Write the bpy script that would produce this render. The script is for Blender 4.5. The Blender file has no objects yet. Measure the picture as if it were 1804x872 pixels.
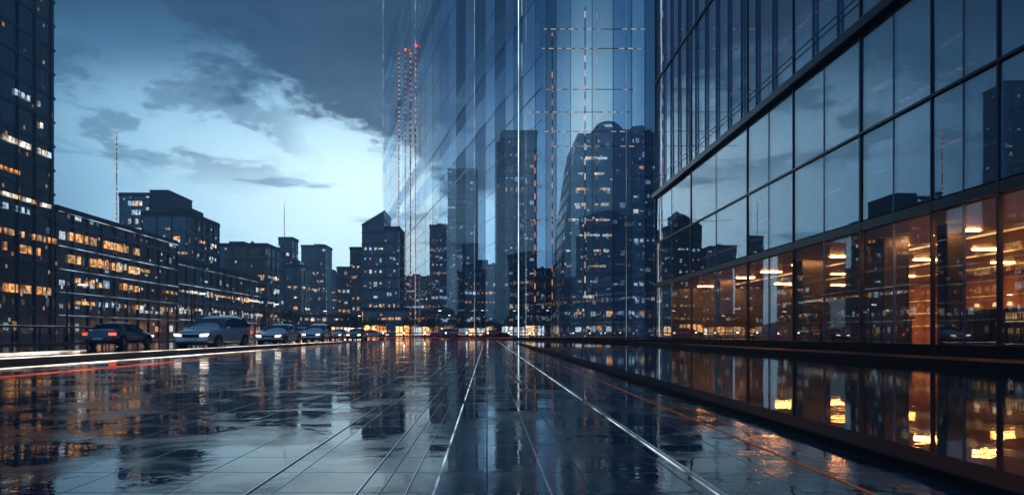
import bpy, bmesh, math, random
from mathutils import Vector, Matrix
random.seed(7)
R = math.radians
scn = bpy.context.scene
col = scn.collection
F = 1202.7; CX = 858.0; HY = 588.0; CZ = 0.75      # photograph's focal length in its pixels, vanishing point, eye height

def wx(px, Y): return (px - CX) / F * Y
def wz(py, Y): return CZ + (HY - py) / F * Y

# ------------------------------------------------------------------ mesh helpers
class MB:
    def __init__(s): s.v = []; s.f = []; s.m = []; s.smooth = False
    def quad(s, a, b, c, d, mi=0):
        n = len(s.v); s.v += [tuple(a), tuple(b), tuple(c), tuple(d)]; s.f.append((n, n+1, n+2, n+3)); s.m.append(mi)
    def box(s, x0, x1, y0, y1, z0, z1, mi=0):
        n = len(s.v)
        s.v += [(x0,y0,z0),(x1,y0,z0),(x1,y1,z0),(x0,y1,z0),(x0,y0,z1),(x1,y0,z1),(x1,y1,z1),(x0,y1,z1)]
        for q in ((0,3,2,1),(4,5,6,7),(0,1,5,4),(1,2,6,5),(2,3,7,6),(3,0,4,7)):
            s.f.append(tuple(n+i for i in q)); s.m.append(mi)
    def obox(s, p, q, w, z0, z1, mi=0, off=0.0):
        """box along the ground line p-q, w wide, pushed off sideways"""
        d = Vector((q[0]-p[0], q[1]-p[1])); L = d.length; d /= L; nn = Vector((-d.y, d.x))
        c = [Vector(p[:2])+nn*(off-w/2), Vector(q[:2])+nn*(off-w/2), Vector(q[:2])+nn*(off+w/2), Vector(p[:2])+nn*(off+w/2)]
        n = len(s.v)
        for z in (z0, z1):
            for k in c: s.v.append((k.x, k.y, z))
        for qd in ((0,3,2,1),(4,5,6,7),(0,1,5,4),(1,2,6,5),(2,3,7,6),(3,0,4,7)):
            s.f.append(tuple(n+i for i in qd)); s.m.append(mi)
    def prism(s, pts, y0, y1, mi=0):
        """(x,z) outline, counter-clockwise seen from -y, carried from y0 to y1"""
        n = len(s.v); k = len(pts)
        for y in (y0, y1):
            for x, z in pts: s.v.append((x, y, z))
        s.f.append(tuple(range(n, n+k))); s.m.append(mi)
        s.f.append(tuple(reversed(range(n+k, n+2*k)))); s.m.append(mi)
        for i in range(k):
            j = (i+1) % k
            s.f.append((n+i, n+k+i, n+k+j, n+j)); s.m.append(mi)
    def tube(s, pts, r, seg=8, r2=None, mi=0, cap=True):
        rings = []
        for i, p in enumerate(pts):
            p = Vector(p)
            a = Vector(pts[max(0, i-1)]); b = Vector(pts[min(len(pts)-1, i+1)])
            t = (b-a).normalized()
            u = t.orthogonal().normalized() if abs(t.z) < .95 else Vector((1,0,0))
            u = (u - t*u.dot(t)).normalized(); w = t.cross(u)
            rr = r if r2 is None else r + (r2-r)*i/max(1, len(pts)-1)
            n = len(s.v)
            for k in range(seg):
                an = 2*math.pi*k/seg
                s.v.append(tuple(p + u*math.cos(an)*rr + w*math.sin(an)*rr))
            rings.append(n)
        for i in range(len(rings)-1):
            a, b = rings[i], rings[i+1]
            for k in range(seg):
                j = (k+1) % seg
                s.f.append((a+k, a+j, b+j, b+k)); s.m.append(mi)
        if cap:
            s.f.append(tuple(reversed(range(rings[0], rings[0]+seg)))); s.m.append(mi)
            s.f.append(tuple(range(rings[-1], rings[-1]+seg))); s.m.append(mi)
    def lathe(s, prof, seg=16, c=(0,0,0), mi=0):
        n = len(s.v)
        for r, z in prof:
            for k in range(seg):
                an = 2*math.pi*k/seg
                s.v.append((c[0]+r*math.cos(an), c[1]+r*math.sin(an), c[2]+z))
        for i in range(len(prof)-1):
            for k in range(seg):
                j = (k+1) % seg
                s.f.append((n+i*seg+k, n+i*seg+j, n+(i+1)*seg+j, n+(i+1)*seg+k)); s.m.append(mi)
    def build(s, name, mats, parent=None, bevel=0, smooth=False):
        me = bpy.data.meshes.new(name); me.from_pydata(s.v, [], s.f)
        if not isinstance(mats, (list, tuple)): mats = [mats]
        for m in mats: me.materials.append(m)
        for p, mi in zip(me.polygons, s.m):
            p.material_index = min(mi, len(mats)-1); p.use_smooth = smooth
        me.update()
        o = bpy.data.objects.new(name, me); col.objects.link(o)
        if parent is not None: o.parent = parent
        if bevel:
            b = o.modifiers.new('bevel', 'BEVEL'); b.width = bevel; b.segments = 2; b.limit_method = 'ANGLE'; b.angle_limit = R(40)
        return o

def tag(o, label=None, cat=None, group=None, kind=None):
    if label: o['label'] = label
    if cat: o['category'] = cat
    if group: o['group'] = group
    if kind: o['kind'] = kind
    return o
def empty(name, loc, label, cat, group=None, rz=0):
    o = bpy.data.objects.new(name, None); col.objects.link(o); o.location = loc; o.rotation_euler = (0,0,rz)
    o.empty_display_size = .3
    return tag(o, label, cat, group)
def link_copy(src, name, parent, loc=(0,0,0)):
    c = src.copy(); c.name = name; col.objects.link(c); c.parent = parent; c.location = loc
    return c
def copy_tree(o, parent=None):
    c = o.copy(); col.objects.link(c); c.parent = parent
    for ch in o.children: copy_tree(ch, c)
    return c

# ------------------------------------------------------------------ materials
def newmat(name):
    m = bpy.data.materials.new(name); m.use_nodes = True
    nt = m.node_tree; nt.nodes.clear()
    out = nt.nodes.new('ShaderNodeOutputMaterial')
    m.cycles.emission_sampling = 'NONE'
    return m, nt, out
class N:
    """thin wrapper for wiring nodes"""
    def __init__(s, nt): s.nt = nt
    def new(s, t, **kw):
        n = s.nt.nodes.new(t)
        for k, v in kw.items(): setattr(n, k, v)
        return n
    def put(s, sock, v):
        if isinstance(v, bpy.types.NodeSocket): s.nt.links.new(v, sock)
        elif v is not None: sock.default_value = v
    def math(s, op, a, b=None, c=None, clamp=False):
        n = s.new('ShaderNodeMath', operation=op); n.use_clamp = clamp
        s.put(n.inputs[0], a)
        if b is not None: s.put(n.inputs[1], b)
        if c is not None: s.put(n.inputs[2], c)
        return n.outputs[0]
    def mix(s, f, a, b, blend='MIX'):
        n = s.new('ShaderNodeMix', data_type='RGBA', blend_type=blend)
        s.put(n.inputs[0], f); s.put(n.inputs[6], a); s.put(n.inputs[7], b)
        return n.outputs[2]
    def mixf(s, f, a, b):
        n = s.new('ShaderNodeMix', data_type='FLOAT')
        s.put(n.inputs[0], f); s.put(n.inputs[2], a); s.put(n.inputs[3], b)
        return n.outputs[0]
    def ss(s, v, a, b, lo=0., hi=1.):
        n = s.new('ShaderNodeMapRange', interpolation_type='SMOOTHSTEP')
        s.put(n.inputs[0], v); s.put(n.inputs[1], a); s.put(n.inputs[2], b); s.put(n.inputs[3], lo); s.put(n.inputs[4], hi)
        return n.outputs[0]
    def noise(s, vec, scale, detail=3., rough=.5, dist=0., dims='3D'):
        n = s.new('ShaderNodeTexNoise', noise_dimensions=dims)
        if vec is not None: s.put(n.inputs['Vector'], vec)
        n.inputs['Scale'].default_value = scale; n.inputs['Detail'].default_value = detail
        n.inputs['Roughness'].default_value = rough; n.inputs['Distortion'].default_value = dist
        return n.outputs[0]
    def xyz(s, a, b, c=0.):
        n = s.new('ShaderNodeCombineXYZ')
        s.put(n.inputs[0], a); s.put(n.inputs[1], b); s.put(n.inputs[2], c)
        return n.outputs[0]
    def vmul(s, v, k):
        n = s.new('ShaderNodeVectorMath', operation='MULTIPLY'); s.put(n.inputs[0], v); n.inputs[1].default_value = k
        return n.outputs[0]
    def white(s, vec):
        n = s.new('ShaderNodeTexWhiteNoise', noise_dimensions='3D'); s.put(n.inputs[0], vec)
        return n.outputs[0], n.outputs[1]
    def sep(s, v):
        n = s.new('ShaderNodeSeparateXYZ'); s.put(n.inputs[0], v)
        return n.outputs
def c4(c): return (c[0], c[1], c[2], 1.)

def plain(name, base, rough=.5, metal=0., emis=None, es=0., var=.12, scale=3., bump=0., spec=None, sample=False):
    m, nt, out = newmat(name); n = N(nt)
    b = n.new('ShaderNodeBsdfPrincipled')
    tc = n.new('ShaderNodeTexCoord').outputs['Object']
    nz = n.noise(tc, scale, 4.)
    colr = n.mix(nz, c4([k*(1-var*2) for k in base]), c4([min(1, k*(1+var*2)) for k in base]))
    n.put(b.inputs['Base Color'], colr)
    n.put(b.inputs['Roughness'], n.math('ADD', rough-.06, n.math('MULTIPLY', nz, .12), clamp=True))
    b.inputs['Metallic'].default_value = metal
    if spec is not None: b.inputs['Specular IOR Level'].default_value = spec
    if emis:
        b.inputs['Emission Color'].default_value = c4(emis); b.inputs['Emission Strength'].default_value = es
        if sample: m.cycles.emission_sampling = 'FRONT'
    if bump:
        bp = n.new('ShaderNodeBump'); bp.inputs['Strength'].default_value = bump; bp.inputs['Distance'].default_value = .02
        n.put(bp.inputs['Height'], n.noise(tc, scale*6, 3.)); n.put(b.inputs['Normal'], bp.outputs[0])
    n.put(out.inputs[0], b.outputs[0])
    return m

def lamp_mat(name, colr, st, vary=.5, scale=.6, sample=False):
    """something that gives light: lit room, tube or bulb, or a stand-in glow, uneven in brightness"""
    m, nt, out = newmat(name); n = N(nt)
    tc = n.new('ShaderNodeTexCoord').outputs['Object']
    oi = n.new('ShaderNodeObjectInfo').outputs['Random']
    v = n.new('ShaderNodeVectorMath', operation='ADD'); n.put(v.inputs[0], tc); n.put(v.inputs[1], n.xyz(n.math('MULTIPLY', oi, 37.), n.math('MULTIPLY', oi, 91.), 0.))
    nz = n.noise(v.outputs[0], scale, 3.)
    e = n.new('ShaderNodeEmission'); e.inputs[0].default_value = c4(colr)
    k = n.math('MULTIPLY', n.ss(nz, .3, .7, 1-vary, 1+vary), n.math('ADD', .55, n.math('MULTIPLY', oi, .9)))
    n.put(e.inputs[1], n.math('MULTIPLY', k, st))
    n.put(out.inputs[0], e.outputs[0])
    m.cycles.emission_sampling = 'FRONT' if sample else 'NONE'
    return m

def dot_mat(name, c1, st, pitch, axis, duty=.45, base=(.02,.02,.025)):
    """lamp tape: separate little lamps along one axis"""
    m, nt, out = newmat(name); n = N(nt)
    tc = n.new('ShaderNodeTexCoord').outputs['Object']
    s = n.sep(tc)[axis]
    u = n.math('DIVIDE', s, pitch)
    cell = n.math('FLOOR', u); fr = n.math('FRACT', u)
    r1, _ = n.white(n.xyz(cell, 3., 7.))
    on = n.math('MULTIPLY', n.math('LESS_THAN', fr, duty), n.math('GREATER_THAN', r1, .12))
    b = n.new('ShaderNodeBsdfPrincipled'); b.inputs['Base Color'].default_value = c4(base); b.inputs['Roughness'].default_value = .4
    b.inputs['Emission Color'].default_value = c4(c1)
    n.put(b.inputs['Emission Strength'], n.math('MULTIPLY', on, n.math('MULTIPLY', n.math('ADD', .35, r1), st)))
    n.put(out.inputs[0], b.outputs[0])
    return m

def facade_mat(name, bay, fh, thr, warm, st, glass=(.016,.026,.042), spandrel=(.05,.062,.08), rough=.12, spec=.7, wcol=(1.,.5,.2), ccol=(.75,.9,1.)):
    """curtain wall: spandrels, glass, some rooms lit"""
    m, nt, out = newmat(name); n = N(nt)
    tc = n.new('ShaderNodeTexCoord').outputs['Object']
    oi = n.new('ShaderNodeObjectInfo').outputs['Random']
    X, Y, Z = n.sep(tc)
    u = n.math('DIVIDE', n.math('ADD', X, Y), bay); v = n.math('DIVIDE', Z, fh)
    cu, cv = n.math('FLOOR', u), n.math('FLOOR', v); fu, fv = n.math('FRACT', u), n.math('FRACT', v)
    sd = n.math('MULTIPLY', oi, 113.7)
    r1, rc = n.white(n.xyz(cu, cv, sd))
    r2, r3, r4 = n.sep(rc)
    run, _ = n.white(n.xyz(n.math('FLOOR', n.math('DIVIDE', u, 5.)), cv, n.math('ADD', sd, 9.)))
    low = n.math('ADD', n.ss(Z, 0., 30., .10, 0.), n.ss(Z, 5., 9., .42, 0.))
    t = n.math('SUBTRACT', n.math('SUBTRACT', thr, n.math('MULTIPLY', n.math('GREATER_THAN', run, .80), .30)), low)
    lit = n.math('GREATER_THAN', r1, t)
    wu = n.math('MULTIPLY', n.math('GREATER_THAN', fu, .1), n.math('LESS_THAN', fu, n.mixf(r3, .3, .9)))
    top = n.mixf(r4, .42, .72)
    wv = n.math('MULTIPLY', n.math('GREATER_THAN', fv, .34), n.math('LESS_THAN', fv, top))
    inner = n.noise(n.vmul(tc, (2.3, 2.3, 4.)), 1., 2.)
    em = n.math('MULTIPLY', n.math('MULTIPLY', lit, n.math('MULTIPLY', wu, wv)), n.ss(inner, .3, .7, .25, 1.5))
    em = n.math('MULTIPLY', em, n.math('MULTIPLY', n.math('ADD', .12, n.math('POWER', r3, 2.5)), st))
    fx = n.math('DIVIDE', n.math('ADD', X, Y), bay/3.); fz = n.math('DIVIDE', Z, fh/2.)
    q1, qc = n.white(n.xyz(n.math('FLOOR', fx), n.math('FLOOR', fz), n.math('ADD', sd, 31.)))
    spk = n.math('MULTIPLY', n.math('GREATER_THAN', q1, .955), n.math('MULTIPLY', n.math('LESS_THAN', n.math('FRACT', fx), .7), n.math('LESS_THAN', n.math('ABSOLUTE', n.math('SUBTRACT', n.math('FRACT', fz), .5)), .14)))
    em = n.math('ADD', em, n.math('MULTIPLY', spk, n.math('MULTIPLY', n.sep(qc)[1], st*.9)))
    ecol = n.mix(n.math('LESS_THAN', r2, warm), c4(ccol), c4(wcol))
    sp = n.math('MAXIMUM', n.math('LESS_THAN', fv, .22), n.math('LESS_THAN', fu, .07))
    b = n.new('ShaderNodeBsdfPrincipled')
    pane = n.mix(r2, c4([k*.7 for k in glass]), c4([k*1.35 for k in glass]))
    n.put(b.inputs['Base Color'], n.mix(sp, pane, c4(spandrel)))
    n.put(b.inputs['Roughness'], n.mixf(sp, n.math('ADD', rough, n.math('MULTIPLY', r4, .12)), .45))
    b.inputs['IOR'].default_value = 2.3
    bp = n.new('ShaderNodeBump'); bp.inputs['Strength'].default_value = .12; bp.inputs['Distance'].default_value = .05
    n.put(bp.inputs['Height'], n.noise(tc, .35, 2.)); n.put(b.inputs['Normal'], bp.outputs[0])
    n.put(b.inputs['Emission Color'], ecol); n.put(b.inputs['Emission Strength'], em)
    n.put(out.inputs[0], b.outputs[0])
    return m

def glass_mat(name, tint, ior, cap=1., base_ref=0.0, rough=.0, wav=.03, gcol=(.92,.97,1.)):
    """thin sheet glass: what is behind shows through its tint, the rest mirrors"""
    m, nt, out = newmat(name); n = N(nt)
    tc = n.new('ShaderNodeTexCoord').outputs['Object']
    oi = n.new('ShaderNodeObjectInfo').outputs['Random']
    bp = n.new('ShaderNodeBump'); bp.inputs['Strength'].default_value = wav; bp.inputs['Distance'].default_value = .3
    vv = n.new('ShaderNodeVectorMath', operation='ADD'); n.put(vv.inputs[0], tc); n.put(vv.inputs[1], n.xyz(n.math('MULTIPLY', oi, 53.), n.math('MULTIPLY', oi, 17.), 0.))
    n.put(bp.inputs['Height'], n.noise(vv.outputs[0], .18, 1.))
    fr = n.new('ShaderNodeFresnel'); fr.inputs[0].default_value = ior
    tr = n.new('ShaderNodeBsdfTransparent')
    n.put(tr.inputs[0], n.mix(oi, c4([k*.86 for k in tint]), c4([min(1, k*1.1) for k in tint])))
    gl = n.new('ShaderNodeBsdfGlossy'); gl.inputs['Roughness'].default_value = rough; gl.inputs['Color'].default_value = c4(gcol)
    n.put(gl.inputs['Normal'], bp.outputs[0])
    f = n.math('MINIMUM', n.math('ADD', fr.outputs[0], base_ref), cap)
    mx = n.new('ShaderNodeMixShader'); n.put(mx.inputs[0], f); n.put(mx.inputs[1], tr.outputs[0]); n.put(mx.inputs[2], gl.outputs[0])
    n.put(out.inputs[0], mx.outputs[0])
    return m

def wet_mat(name, base, tile=None, puddle=.5, rmin=.015, rmax=.22, bump=.05, pscale=.35, joint=.012):
    """wet ground: puddles, damp patches, joints, grit"""
    m, nt, out = newmat(name); n = N(nt)
    tc = n.new('ShaderNodeTexCoord').outputs['Object']
    b = n.new('ShaderNodeBsdfPrincipled')
    big = n.noise(tc, pscale, 5., .55, .4)
    fine = n.noise(tc, 9., 4., .6)
    grit = n.noise(tc, 60., 2., .6)
    damp = n.ss(big, puddle-.16, puddle+.12)                    # 0 puddle .. 1 damp stone
    colr = n.mix(fine, c4([k*.6 for k in base]), c4([k*1.5 for k in base]))
    rough = n.mixf(damp, rmin, n.math('ADD', rmax*.45, n.math('MULTIPLY', fine, rmax)))
    hgt = n.math('ADD', n.math('MULTIPLY', n.math('MULTIPLY', grit, damp), .9), n.math('MULTIPLY', fine, n.mixf(damp, .06, .6)))
    rip = n.noise(n.vmul(tc, (1., 1., 1.)), 3.5, 4., .6, .3)
    hgt = n.math('ADD', hgt, n.math('MULTIPLY', rip, .8))
    if tile:
        br = n.new('ShaderNodeTexBrick'); br.offset = 0.0; br.squash = 1.0
        n.put(br.inputs['Vector'], tc)
        br.inputs['Scale'].default_value = 1.; br.inputs['Brick Width'].default_value = tile[0]; br.inputs['Row Height'].default_value = tile[1]
        br.inputs['Mortar Size'].default_value = joint; br.inputs['Mortar Smooth'].default_value = .3; br.inputs['Bias'].default_value = 0.
        br.inputs['Color1'].default_value = (0,0,0,1); br.inputs['Color2'].default_value = (1,1,1,1); br.inputs['Mortar'].default_value = (.5,.5,.5,1)
        tv = n.sep(br.outputs[0])[0]
        colr = n.mix(n.math('MULTIPLY', tv, .5), colr, c4([k*2.0 for k in base]))
        colr = n.mix(br.outputs['Fac'], colr, c4([k*.8 for k in base]))
        rough = n.math('ADD', rough, n.math('MULTIPLY', n.math('MULTIPLY', tv, damp), .10))
        rough = n.mixf(br.outputs['Fac'], rough, .3)
        hgt = n.math('SUBTRACT', hgt, n.math('MULTIPLY', br.outputs['Fac'], .6))
        hgt = n.math('ADD', hgt, n.math('MULTIPLY', tv, .25))
        ty = n.math('FRACT', n.math('DIVIDE', n.sep(tc)[1], tile[1])); cxy = n.xyz(n.math('FLOOR', n.math('DIVIDE', n.sep(tc)[0], tile[0])), n.math('FLOOR', n.math('DIVIDE', n.sep(tc)[1], tile[1])), 2.)
        tr_, trc = n.white(cxy); hgt = n.math('ADD', hgt, n.math('MULTIPLY', n.math('MULTIPLY', n.math('SUBTRACT', tr_, .5), ty), 2.8))
        rough = n.math('ADD', rough, n.math('MULTIPLY', n.math('GREATER_THAN', n.sep(trc)[1], .72), .05))
    n.put(b.inputs['Base Color'], colr); n.put(b.inputs['Roughness'], rough)
    b.inputs['IOR'].default_value = 1.33
    bp = n.new('ShaderNodeBump'); bp.inputs['Strength'].default_value = bump; bp.inputs['Distance'].default_value = .02
    n.put(bp.inputs['Height'], hgt); n.put(b.inputs['Normal'], bp.outputs[0])
    n.put(out.inputs[0], b.outputs[0])
    return m

M = {}
M['fac_a'] = facade_mat('curtain_wall_blue', 1.8, 3.6, .87, .25, 1.1)
M['fac_b'] = facade_mat('curtain_wall_slate', 1.5, 3.4, .88, .5, .9, glass=(.014,.02,.03), spandrel=(.035,.042,.055))
M['fac_c'] = facade_mat('curtain_wall_teal', 2.2, 3.8, .91, .25, .9, glass=(.02,.04,.06), spandrel=(.07,.09,.12))
M['fac_d'] = facade_mat('curtain_wall_black', 1.8, 3.6, .955, .60, .6, glass=(.008,.012,.02), spandrel=(.018,.022,.03))
M['fac_low'] = facade_mat('curtain_wall_low', 2.0, 3.5, .92, .6, .9, glass=(.012,.018,.028), spandrel=(.03,.036,.05))
M['band'] = plain('slab_edge_metal', (.16,.20,.26), .3, .7)
M['band_dark'] = plain('slab_edge_dark', (.08,.10,.13), .3, .7)
M['roof'] = plain('roof_membrane', (.05,.055,.065), .7)
M['dark'] = plain('dark_steel', (.012,.014,.018), .3, .6)
M['mull'] = plain('mullion_metal', (.022,.028,.038), .3, .7)
M['fin'] = plain('fin_metal', (.10,.15,.22), .25, .8)
M['steel'] = plain('brushed_steel', (.55,.58,.62), .22, 1.)
M['concrete'] = plain('dark_concrete', (.06,.062,.07), .6, bump=.1)
M['granite'] = plain('wet_granite', (.006,.007,.009), .6, bump=.04, scale=12, spec=.06)
M['kerbstone'] = plain('wet_kerbstone', (.05,.053,.06), .22, bump=.06, scale=8)
M['w_warm'] = lamp_mat('lit_room_warm', (1., .42, .13), .95, .8, 1.6)
M['w_amber'] = lamp_mat('lit_room_amber', (1., .55, .24), .75, .8, 1.6)
M['w_white'] = lamp_mat('lit_room_white', (1., .86, .72), .95, .8, 1.6)
M['w_cool'] = lamp_mat('lit_room_cool', (.55, .8, 1.), .75, .8, 1.6)
M['s_warm'] = lamp_mat('shop_window_warm', (1., .40, .12), 2.0, .8, 1.4)
M['s_amber'] = lamp_mat('shop_window_amber', (1., .55, .24), 2.0, .8, 1.4)
M['s_white'] = lamp_mat('shop_window_white', (1., .86, .72), 2.0, .8, 1.4)
M['s_cool'] = lamp_mat('shop_window_cool', (.6, .84, 1.), 1.6, .8, 1.4)
M['w_red'] = lamp_mat('sign_lamp_red', (1., .12, .05), 1.6)
M['trail_white'] = lamp_mat('trail_glow_white', (1., .84, .68), 1.7, .8, .5)  # glow standing in for white light trails of traffic
M['led_cool'] = lamp_mat('tube_lamp_cool', (.7, .9, 1.), 1.8, .5, .2)
M['trail_red'] = lamp_mat('trail_glow_red', (1., .13, .08), .6, .7, .5)  # glow standing in for red light trails of traffic
M['led_orange'] = lamp_mat('tube_lamp_orange', (1., .3, .09), .22, .5)
M['inlay_sheen'] = lamp_mat('inlay_sheen_glow', (.62,.84,1.), .60, .95, 1.3)  # glow put in for the bright reflection on polished steel inlays
M['led_faint'] = lamp_mat('tube_lamp_faint', (.65, .85, 1.), .5, .95, .25)
M['dot_or'] = dot_mat('lamp_tape_orange', (1., .30, .12), .8, 1.5, 2)
M['dot_wh'] = dot_mat('lamp_tape_white', (1., .62, .46), .8, 1.4, 2)
M['dot_x'] = dot_mat('lamp_tape_cross', (1., .78, .65), .55, .7, 0, .6)
M['dot_xr'] = dot_mat('lamp_tape_cross_orange', (1., .36, .18), .7, .9, 0, .5)
M['dot_y'] = dot_mat('lamp_tape_along', (1., .36, .13), 1.6, .35, 1, .4)

# glass
M['g_main'] = glass_mat('facade_glass', (.62,.72,.84), 2.3, .9, .06)
M['g_low'] = glass_mat('shop_glass', (.92,.94,.96), 1.28, .4, .005)
M['g_s1'] = glass_mat('screen_glass_clear', (.95,.98,1.), 1.3, .14, .02)
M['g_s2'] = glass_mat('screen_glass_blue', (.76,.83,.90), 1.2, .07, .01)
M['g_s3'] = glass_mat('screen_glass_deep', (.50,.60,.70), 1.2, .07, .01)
M['g_sp'] = glass_mat('screen_spandrel_glass', (.78,.84,.90), 1.3, .16, .03)

# ------------------------------------------------------------------ world, sun
GAZ, GEL = -11., 9.
w = bpy.data.worlds.new("World"); scn.world = w; w.use_nodes = True
nt = w.node_tree; nt.nodes.clear(); n = N(nt)
wo = n.new('ShaderNodeOutputWorld'); bg = n.new('ShaderNodeBackground')
sky = n.new('ShaderNodeTexSky'); sky.sky_type = 'NISHITA'; sky.sun_disc = False
sky.sun_elevation = R(12.); sky.sun_rotation = R(GAZ); sky.air_density = 1.6; sky.dust_density = .3; sky.ozone_density = 6.
g = n.new('ShaderNodeTexCoord').outputs['Generated']
dx, dy, dz = n.sep(g)
az = n.math('MULTIPLY', n.math('ARCTAN2', dx, dy), 57.2958)
el = n.math('MULTIPLY', n.math('ARCSINE', dz), 57.2958)
n1 = n.noise(n.vmul(g, (1., 1., 1.9)), 4.5, 8., .6, .15)
n2 = n.noise(n.vmul(g, (1., 1., 2.6)), 8., 8., .62, .25)
n3 = n.noise(n.vmul(g, (1., 1., 1.6)), 2.0, 4., .55)
n5 = n.noise(n.vmul(g, (1., 1., 1.8)), 22., 8., .65)
jit = n.math('MULTIPLY', n.math('SUBTRACT', n1, .5), 26.)
# glow of the gap in the cloud, falling off by angle
def away(a0, e0, ra, re):
    ga = n.math('DIVIDE', n.math('SUBTRACT', az, a0), ra); ge = n.math('DIVIDE', n.math('SUBTRACT', el, e0), re)
    return n.math('SQRT', n.math('ADD', n.math('MULTIPLY', ga, ga), n.math('MULTIPLY', ge, ge)))
gd = n.math('MINIMUM', away(GAZ, 12.5, 29., n.mixf(n.math('LESS_THAN', el, 12.5), 12., 20.)), n.math('ADD', away(8.5, 16., 9., 18.), .34))
gd = n.math('ADD', gd, n.math('MULTIPLY', n.math('SUBTRACT', n3, .5), .35))
ramp = n.new('ShaderNodeValToRGB'); n.put(ramp.inputs[0], n.math('DIVIDE', gd, 2.0))
cr = ramp.color_ramp
for p, c in ((0., (1.6,2.15,2.4)), (.16, (1.18,1.72,2.0)), (.30, (.64,1.15,1.52)), (.45, (.155,.41,.68)), (.62, (.034,.125,.265)), (1., (.018,.068,.16))):
    if p in (0., 1.):
        e = cr.elements[0 if p == 0. else -1]; e.color = c4(c)
    else:
        e = cr.elements.new(p); e.color = c4(c)
base = ramp.outputs[0]
# the dark bank: upper right, lower edge falling to the right
edge = n.math('ADD', n.math('SUBTRACT', el, 10.6), n.math('MULTIPLY', az, .43))
bank = n.ss(n.math('ADD', edge, n.math('ADD', n.math('MULTIPLY', jit, .40), n.math('ADD', n.math('MULTIPLY', n.math('SUBTRACT', n2, .5), 9.), n.math('MULTIPLY', n.math('SUBTRACT', n5, .5), 7.)))), -.5, 2.0)
bank = n.math('MULTIPLY', bank, n.ss(az, -2., 7., 1., .12))
bank = n.math('MULTIPLY', bank, n.ss(az, -36., -22., .1, 1.))
bcol = n.mix(n.ss(n.math('ADD', n.math('MULTIPLY', n1, .7), n.math('MULTIPLY', n5, .3)), .38, .64), (.050,.105,.195,1.), (.140,.240,.375,1.))
s = n.mix(n.math('MULTIPLY', bank, .95), base, bcol)
# ragged middle clouds to the left and small flat ones low down
mid = n.math('MULTIPLY', n.ss(n.math('ADD', n.math('ADD', n2, n.math('MULTIPLY', n3, .35)), n.math('MULTIPLY', n.math('SUBTRACT', n5, .5), .3)), .66, .77), n.math('MULTIPLY', n.ss(el, 10., 14.), n.ss(az, -13., -19.)))
s = n.mix(n.math('MULTIPLY', mid, .55), s, (.09,.22,.38,1.))
n4 = n.noise(n.vmul(g, (1., 1., 5.5)), 6.0, 7., .58, .1)
flat = n.math('MULTIPLY', n.ss(n4, .56, .68), n.math('MULTIPLY', n.ss(el, .5, 3.), n.ss(el, 18., 12.)))
s = n.mix(n.math('MULTIPLY', flat, .62), s, (.17,.40,.62,1.))
top = n.math('MULTIPLY', n.ss(n.math('ADD', el, n.math('MULTIPLY', jit, .25)), 15., 25.), n.ss(az, 12., 2., .35, 1.))
s = n.mix(n.math('MULTIPLY', top, .74), s, (.022,.066,.135,1.))
# clear evening sky behind the viewer
s = n.mix(n.ss(dy, .6, 0.), s, (.11,.29,.56,1.))
# scale to the sky texture's own range: the Nishita dome carries a share of the light
s10 = n.mix(1., s, (10., 10., 10., 1.), 'MULTIPLY')
nis = n.mix(1., sky.outputs[0], (.35,.6,1.,1.), 'MULTIPLY')
addn = n.mix(.03, s10, nis)
n.put(bg.inputs[0], addn); bg.inputs[1].default_value = .1
n.put(wo.inputs[0], bg.outputs[0])
w.cycles.sampling_method = 'AUTOMATIC'

sl = bpy.data.lights.new('sun', 'SUN'); sl.energy = .05; sl.angle = R(60); sl.color = (.6,.8,1.)
so = bpy.data.objects.new('sun', sl); col.objects.link(so)
sd = Vector((math.sin(R(GAZ))*math.cos(R(20)), math.cos(R(GAZ))*math.cos(R(20)), math.sin(R(20))))
so.rotation_euler = (-sd).to_track_quat('-Z', 'Y').to_euler(); so.location = (0, -20, 60)

# ------------------------------------------------------------------ setting
M['asphalt'] = wet_mat('wet_asphalt', (.010,.013,.018), None, .60, .02, .10, .09, .5)
M['paving'] = wet_mat('wet_paving', (.012,.016,.023), (.5,.46), .60, .01, .10, .10, 1.3, .005)
M['slabs'] = wet_mat('wet_large_slabs', (.011,.015,.021), (1.6,.8), .62, .01, .09, .10, 1.0, .007)
M['water'] = wet_mat('pool_water', (.008,.010,.014), None, .9, .008, .03, .055, .5)
def sheet(name, x0, x1, y0, y1, z, m, lab=None):
    b = MB(); b.quad((x0,y0,z),(x1,y0,z),(x1,y1,z),(x0,y1,z))
    return tag(b.build(name, m), lab, None, None, 'structure')
sheet('ground', -3000, 3000, -400, 4000, -.012, M['asphalt'], 'wet dark ground reaching the horizon')
sheet('road', -31., -12.2, -30, 420, -.008, M['asphalt'], 'wet asphalt road along the left side')
sheet('road', -600., 600., 100, 122, -.004, M['asphalt'], 'wet cross street at the far end of the square')
sheet('pavement', -12.0, -4.5, -30, 96, 0., M['slabs'], 'wet pavement of large slabs beside the road')
sheet('pavement', -4.5, 2.3, -30, 96, .004, M['paving'], 'wet square of small dark paving stones')
sheet('pavement', 2.3, 60., 54, 96, .002, M['slabs'], 'wet paving beyond the glass building')
sheet('pavement', -65., -31., -30, 420, 0.002, M['slabs'], 'wet pavement before the left offices')
sheet('water', 2.62, 11.0, -6, 53.2, .02, M['water'], 'still shallow pool mirroring the glass front')
def strip(name, x0, x1, y0, y1, z0, z1, m, lab, bevel=.01):
    b = MB(); b.box(x0, x1, y0, y1, z0, z1)
    return tag(b.build(name, m, None, bevel), lab, None, None, 'structure')
strip('kerb', 2.3, 2.62, -6, 53.5, -.02, .06, M['granite'], 'low dark granite kerb along the near edge of the pool')
strip('kerb', 11.0, 11.55, -6, 53.5, -.02, .14, M['granite'], 'dark granite step between pool and glass front')
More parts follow.
